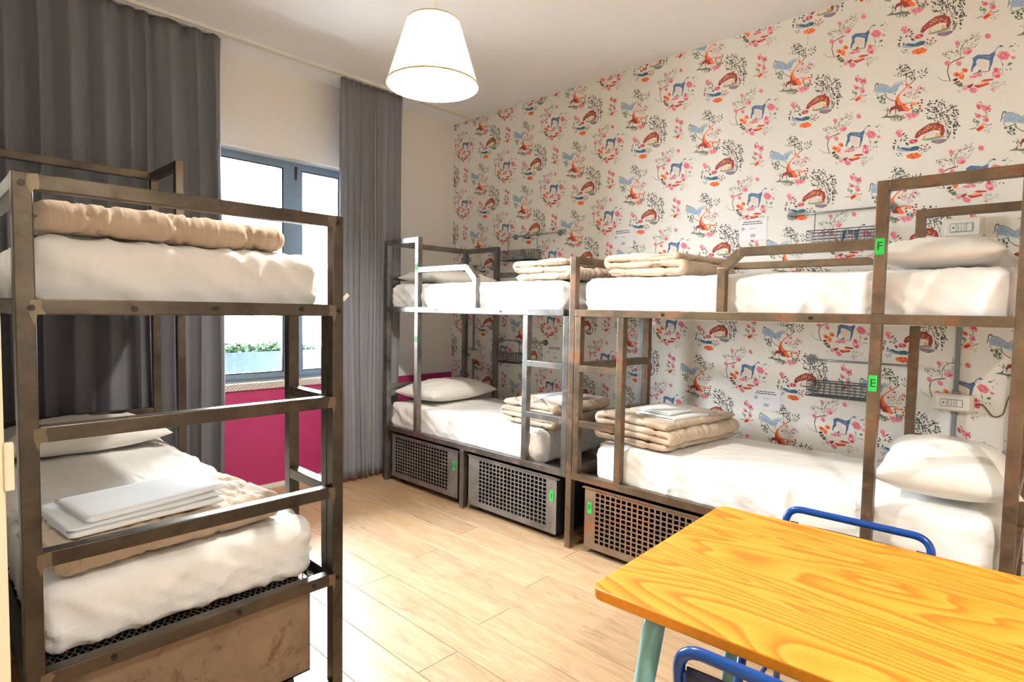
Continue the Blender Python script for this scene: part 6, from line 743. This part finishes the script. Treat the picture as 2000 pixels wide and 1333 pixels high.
linen(.19, .24, (2.27, -.49, .798), -.05, 'small cream folded linen on top of the larger white one', 2, 2)
linen(.30, .42, (1.78, -2.93, .708), .10, 'white folded linen stack on the quilt of the near bunk', 3, 3)
linen(.25, .40, (1.77, -2.90, .738), .14, 'top sheet folded on the linen of the near bunk', 4, 2)
linen(.24, .30, (1.46, -.40, .768), 0, 'white folded linen on the lower bed of the corner bunk', 5, 2)
# ------------------------------------------------------------------ table
tb = empty('dining_table', (3.124, -2.030, 0), math.radians(2.3), label='yellow-orange wooden table with pale teal metal legs', cat='table')
def rrect(x0, x1, y0, y1, r, n=6):
    out = []
    for cx, cy, a0 in ((x1-r, y1-r, 0), (x0+r, y1-r, pi/2), (x0+r, y0+r, pi), (x1-r, y0+r, 1.5*pi)):
        for k in range(n+1): a = a0+pi/2*k/n; out.append((cx+r*math.cos(a), cy+r*math.sin(a)))
    return out
rr_ = rrect(0, 1.25, -.368, .368, .03); bm = bmesh.new()
lo = [bm.verts.new((x, y, .726)) for x, y in rr_]; hi = [bm.verts.new((x, y, .75)) for x, y in rr_]
bm.faces.new(lo[::-1]); tf = bm.faces.new(hi); n_ = len(lo)
for i in range(n_): f = bm.faces.new((lo[i], lo[(i+1) % n_], hi[(i+1) % n_], hi[i])); f.material_index = 1
me = D.meshes.new('table_top'); bm.to_mesh(me); bm.free(); me.materials.append(M['table']); me.materials.append(M['table_edge'])
tt = link(D.objects.new('table_top', me), tb); md = tt.modifiers.new('b', 'BEVEL'); md.width = .003; md.segments = 2; md.limit_method = 'ANGLE'
for ya in (-.22, .20): box('apron', (.13, ya, .69), (1.12, ya+.018, .726), M['teal'], tb, bev=.003)
for xa in (.13, 1.102): box('apron', (xa, -.22, .69), (xa+.018, .218, .726), M['teal'], tb, bev=.003)
for sx_, xa in ((1, .085), (-1, 1.165)):
    for sy_ in (-1, 1):
        # pressed steel leg: folded L, wide at the top, splayed outwards
        bm = bmesh.new(); dx_ = .022 if sy_ < 0 else 0; top = Vector((xa+sx_*(.035+dx_), sy_*.305, .724)); bot = Vector((xa-sx_*(.055-dx_), sy_*.345, 0)); rings = []
        for t in (0, .1, .5, 1):
            p = top.lerp(bot, t); wd = (.058, .056, .044, .032)[(0, .1, .5, 1).index(t)]
            prof = [(-1, .0), (-.92, .55), (-.6, .9), (0, 1), (.6, .9), (.92, .55), (1, 0), (.8, 0), (.72, .4), (.45, .68), (0, .78), (-.45, .68), (-.72, .4), (-.8, 0)]
            rings.append([bm.verts.new((p.x-sx_*(b_*.5)*wd*.8+sx_*a_*0+a_*wd*.5*.72, p.y+sy_*b_*wd*.5+a_*wd*.5*.72*sy_*sx_, p.z)) for a_, b_ in prof])
        m_ = len(rings[0])
        for q in range(3):
            for j in range(m_): bm.faces.new((rings[q][j], rings[q][(j+1) % m_], rings[q+1][(j+1) % m_], rings[q+1][j]))
        bm.faces.new(rings[0]); bm.faces.new(rings[-1][::-1])
        from_bm('leg', bm, M['teal'], tb, True)
# ------------------------------------------------------------------ chairs
def chair(x, y, rz, label, HB=.715, tuckw=.40):
    """origin on the floor under the back; seat towards +y local"""
    c = empty('metal_chair', (x, y, 0), rz, label=label, cat='chair', group='blue metal chairs at the table')
    w2 = tuckw/2; r = .0115
    # back hoop, leaning back, with forward-bent corners
    pts = fillet([(-w2+.01, .03, .44), (-w2, .0, .60), (-w2, -.022, HB), (w2, -.022, HB), (w2, .0, .60), (w2-.01, .03, .44)], .055, 8)
    tube('back_hoop', pts, r, M['blue'], c, 14)
    vs = []; fs = []
    for j in range(9):
        for i in range(13):
            u = -1+2*i/12; vs.append((u*(w2-.02), -.022+.012*(1-u*u)*0-.008*j/8*-1, HB-(.046 if HB < .72 else .028)-.140*j/8-.004*u*u))
    for j in range(8):
        for i in range(12): a = j*13+i; fs.append((a, a+1, a+14, a+13))
    o = mesh('back_panel', vs, fs, M['blue_d'], c, True); md = o.modifiers.new('t', 'SOLIDIFY'); md.thickness = .004
    for s_ in (-1, 1): box('back_tab', (s_*(w2-.025)-.012, -.024, HB-.18), (s_*(w2-.025)+.012, -.016, HB-.045), M['blue'], c)
    # seat: rounded pan in a tube rim
    rim = rrect(-w2-.005, w2+.005, .02, .42, .07, 6); tube('seat_rim', [(a_, b_, .448) for a_, b_ in rim], .010, M['blue'], c, 10, True)
    nv = 10; vs = []; fs = []; n_ = len(rim)
    for k in range(nv+1):
        t = k/nv
        for a_, b_ in rim: vs.append((a_*(1-t), .22+(b_-.22)*(1-t), .452-.010*math.sin(min(1, t*1.6)*pi/2)))
    for k in range(nv):
        for i in range(n_): fs.append((k*n_+i, k*n_+(i+1) % n_, (k+1)*n_+(i+1) % n_, (k+1)*n_+i))
    mesh('seat', vs, fs, M['blue_d'], c, True)
    for sx_ in (-1, 1):
        tube('leg', [(sx_*(w2-.015), .05, .44), (sx_*(w2+.012), -.02, .0)], [.013, .010], M['blue'], c, 12)
        tube('leg', [(sx_*(w2-.02), .395, .44), (sx_*(w2+.015), .43, .0)], [.013, .010], M['blue'], c, 12)
        tube('stretcher', [(sx_*(w2-.003), .0, .22), (sx_*(w2-.005), .412, .22)], .007, M['blue'], c, 8)
    tube('stretcher', [(-w2+.005, .41, .25), (w2-.005, .41, .25)], .007, M['blue'], c, 8)
    return c
chair(3.572, -2.415, math.radians(2), 'blue metal chair on the near side of the table, cut by the picture edge', HB=.737)
chair(3.415, -1.385, math.radians(182), 'blue metal chair on the bunk side of the table, only its back rail showing', HB=.70)
# ------------------------------------------------------------------ wall fittings
def towel_rail(x0, x1, z, label):
    t = empty('wall_rail', (x0, YW, z), label=label, cat='towel rail')
    L = x1-x0; tube('rod', [(0, -.035, 0), (L, -.035, 0)], .0055, M['galv'], t, 10)
    for xx in (.012, L-.012):
        bm = bmesh.new(); disc_x(bm, (xx, -.004, 0), .024, .008, 'y', 24); f = from_bm('flange', bm, M['galv'], t)
        bm = bmesh.new(); disc_x(bm, (xx, -.022, 0), .007, .032, 'y', 12); from_bm('stub', bm, M['galv'], t)
def wire_basket(x0, x1, z0, z1, zr, label, xs):
    b = empty('wire_basket', (x0, YW-.035, z0), label=label, cat='wire basket')
    L = x1-x0; h = z1-z0; dp = .10; y0, y1 = -dp+.03, .03
    bm = bmesh.new(); r = .0016
    for z in [h*k/5 for k in range(6)]: bm_tube(bm, [(0, y0, z), (L, y0, z), (L, y1, z), (0, y1, z)], r if 0 < z < h else .0028, 5, True)
    n_ = int(L/.028)
    for i in range(n_+1):
        x = L*i/n_; bm_tube(bm, [(x, y1, h), (x, y1, 0), (x, y0, 0), (x, y0, h)], r, 5)
    for k in range(1, 4): yy = y0+(y1-y0)*k/4; bm_tube(bm, [(0, yy, 0), (L, yy, 0)], r, 5)
    o = from_bm('basket', bm, M['galv_d'], b)
    for x in xs: tube('hanger', [(x, 0, h-.003), (x, .0, zr-z0), (x, -.012, zr-z0+.010), (x, -.012, zr-z0-.004)], .0022, M['galv_d'], b, 6)
towel_rail(.470, .975, 1.960, 'galvanised wall rail high up behind the upper corner bed')
wire_basket(.405, .775, 1.760, 1.835, 1.960, 'wire basket hanging from the high rail behind the upper corner bed', (.02, .345))
towel_rail(.325, .845, 1.088, 'galvanised wall rail above the lower corner bed')
wire_basket(.305, .600, .905, .985, 1.088, 'wire basket hanging above the lower corner bed', (.03, .27))
towel_rail(2.672, 3.190, 1.922, 'galvanised wall rail behind the upper bed of the rusty bunk')
wire_basket(2.800, 3.150, 1.730, 1.815, 1.922, 'wire basket hanging behind the upper bed of the rusty bunk', (.02, .33))
towel_rail(2.812, 3.318, 1.098, 'galvanised wall rail above the lower bed behind the table')
wire_basket(2.835, 3.170, .900, .980, 1.098, 'wire basket hanging above the lower bed behind the table', (.30,))
def socket_box(x0, x1, z0, z1, label, full=True):
    s = empty('socket_box', ((x0+x1)/2, YW, (z0+z1)/2), label=label, cat='wall socket')
    w_, h_ = (x1-x0)/2, (z1-z0)/2
    box('housing', (-w_, -.042, -h_), (w_, 0, h_), M['ivory'], s, bev=.006)
    fp = box('faceplate', (-w_*.82, -.050, -h_*.78), (w_*.84, -.041, h_*.78), M['white_pl'], s, bev=.003)
    if full:
        box('module_frame', (-w_*.56, -.0525, -h_*.42), (w_*.5, -.0495, h_*.42), M['rubber'], fp)
        box('switch', (-w_*.54, -.0545, -h_*.38), (-w_*.27, -.0500, h_*.38), M['white_pl'], fp, bev=.001)
        bm = bmesh.new(); disc_x(bm, (-w_*.41, -.055, 0), .004, .002, 'y', 12); from_bm('switch_mark', bm, M['ink'], fp)
        box('socket', (-w_*.25, -.0545, -h_*.38), (w_*.22, -.0500, h_*.38), M['white_pl'], fp, bev=.001)
        bm = bmesh.new()
        for px_ in (-.17, -.02, .13):
            for pz_ in (-.22, 0, .22): disc_x(bm, (w_*px_, -.0548, h_*pz_), .0022, .0016, 'y', 8)
        from_bm('pin_holes', bm, M['ink'], fp)
        box('blank', (w_*.24, -.0545, -h_*.38), (w_*.48, -.0500, h_*.38), M['white_pl'], fp, bev=.001)
    else:
        box('module_frame', (-w_*.18, -.0525, -h_*.45), (w_*.20, -.0495, h_*.45), M['grey_ink'], fp)
        bm = bmesh.new()
        for px_ in (-.1, .02, .12):
            for pz_ in (-.2, .2): disc_x(bm, (w_*px_, -.053, h_*pz_), .0032, .0016, 'y', 8)
        from_bm('pin_holes', bm, M['ink'], fp)
    return s
socket_box(3.402, 3.563, 1.735, 1.833, 'white wall socket box above the upper pillow of the rusty bunk')
socket_box(3.402, 3.566, .888, .973, 'white wall socket box above the lower pillow behind the table')
socket_box(-.13, .055, 1.742, 1.842, 'small ivory socket box in the corner above the upper pillow', False)
socket_box(-.118, .06, .896, .972, 'small ivory socket box in the corner above the lower pillow', False)
for xx, lab in ((3.492, 'grey conduit pipe running up the wallpaper to the right-hand sockets'), (-.015, 'grey conduit pipe running up the corner wall to the sockets')):
    cp = empty('conduit_pipe', (xx, YW, 0), label=lab, cat='conduit')
    tube('pipe', [(0, -.012, .06), (0, -.012, .888 if xx > 1 else .896)], .0105, M['plast_grey'], cp, 12)
    tube('pipe', [(0, -.012, .975), (0, -.012, 1.735)], .0105, M['plast_grey'], cp, 12)
    for z in (.975, 1.30, 1.725): box('pipe_clip', (-.016, -.024, z), (.016, 0, z+.012), M['plast_grey'], cp, bev=.002)
cbl = tube('power_cable', fillet([(3.570, YW-.012, .93), (3.598, YW-.012, .935), (3.640, YW-.012, .875), (3.675, YW-.012, .89), (3.690, YW-.012, .98), (3.720, YW-.012, 1.03)], .03, 6), .0032, M['cable'], None, 8)
tag(cbl, 'thin brown cable looping out of the lower right socket box', 'cable')
def notice(x0, x1, z0, z1, label, rows=2):
    n_ = empty('paper_notice', (x0, YW-.0012, z0), label=label, cat='notice', group='white paper notices on the wallpaper')
    w_, h_ = x1-x0, z1-z0; box('sheet', (0, -.0006, 0), (w_, 0, h_), M['note'], n_)
    rr2 = random.Random(int(x0*100)); y = -.0010
    bm = bmesh.new()
    for k, (a_, b_) in enumerate(((.14, .80), (.10, .84))):
        x = a_*w_
        while x < b_*w_:
            l_ = rr2.uniform(.05, .13)*w_; bm_box(bm, (x, y, h_*(.86-.10*k)), (min(x+l_, b_*w_), y+.0003, h_*(.90-.10*k))); x += l_+.018*w_
    from_bm('heading', bm, M['ink'], n_)
    bm = bmesh.new(); x = .40*w_
    bm_tube(bm, [(w_*(.38+.02*i), y, h_*(.55+.028*math.sin(i*1.9)+.01*math.sin(i*5))) for i in range(12)], .0010, 5)
    from_bm('signature', bm, M['plast_grey'], n_)
    bm = bmesh.new()
    for cx, cz in ((.13, .56),): disc_x(bm, (cx*w_, y, cz*h_), .011, .0005, 'y', 16)
    bm_box(bm, (w_*.42, y, h_*.14), (w_*.60, y+.0003, h_*.28)); from_bm('emblem', bm, M['grey_ink'], n_)
notice(1.455, 1.625, 1.810, 1.945, 'white paper notice on the wallpaper between the two upper quilts')
notice(2.380, 2.545, 1.800, 1.925, 'white paper notice on the wallpaper left of the high wire basket of the rusty bunk')
notice(2.500, 2.665, .775, .895, 'white paper notice on the wallpaper above the lower mattress behind the table')
notice(.845, 1.020, .945, 1.070, 'white paper notice on the wallpaper seen through the corner bunk ladder')
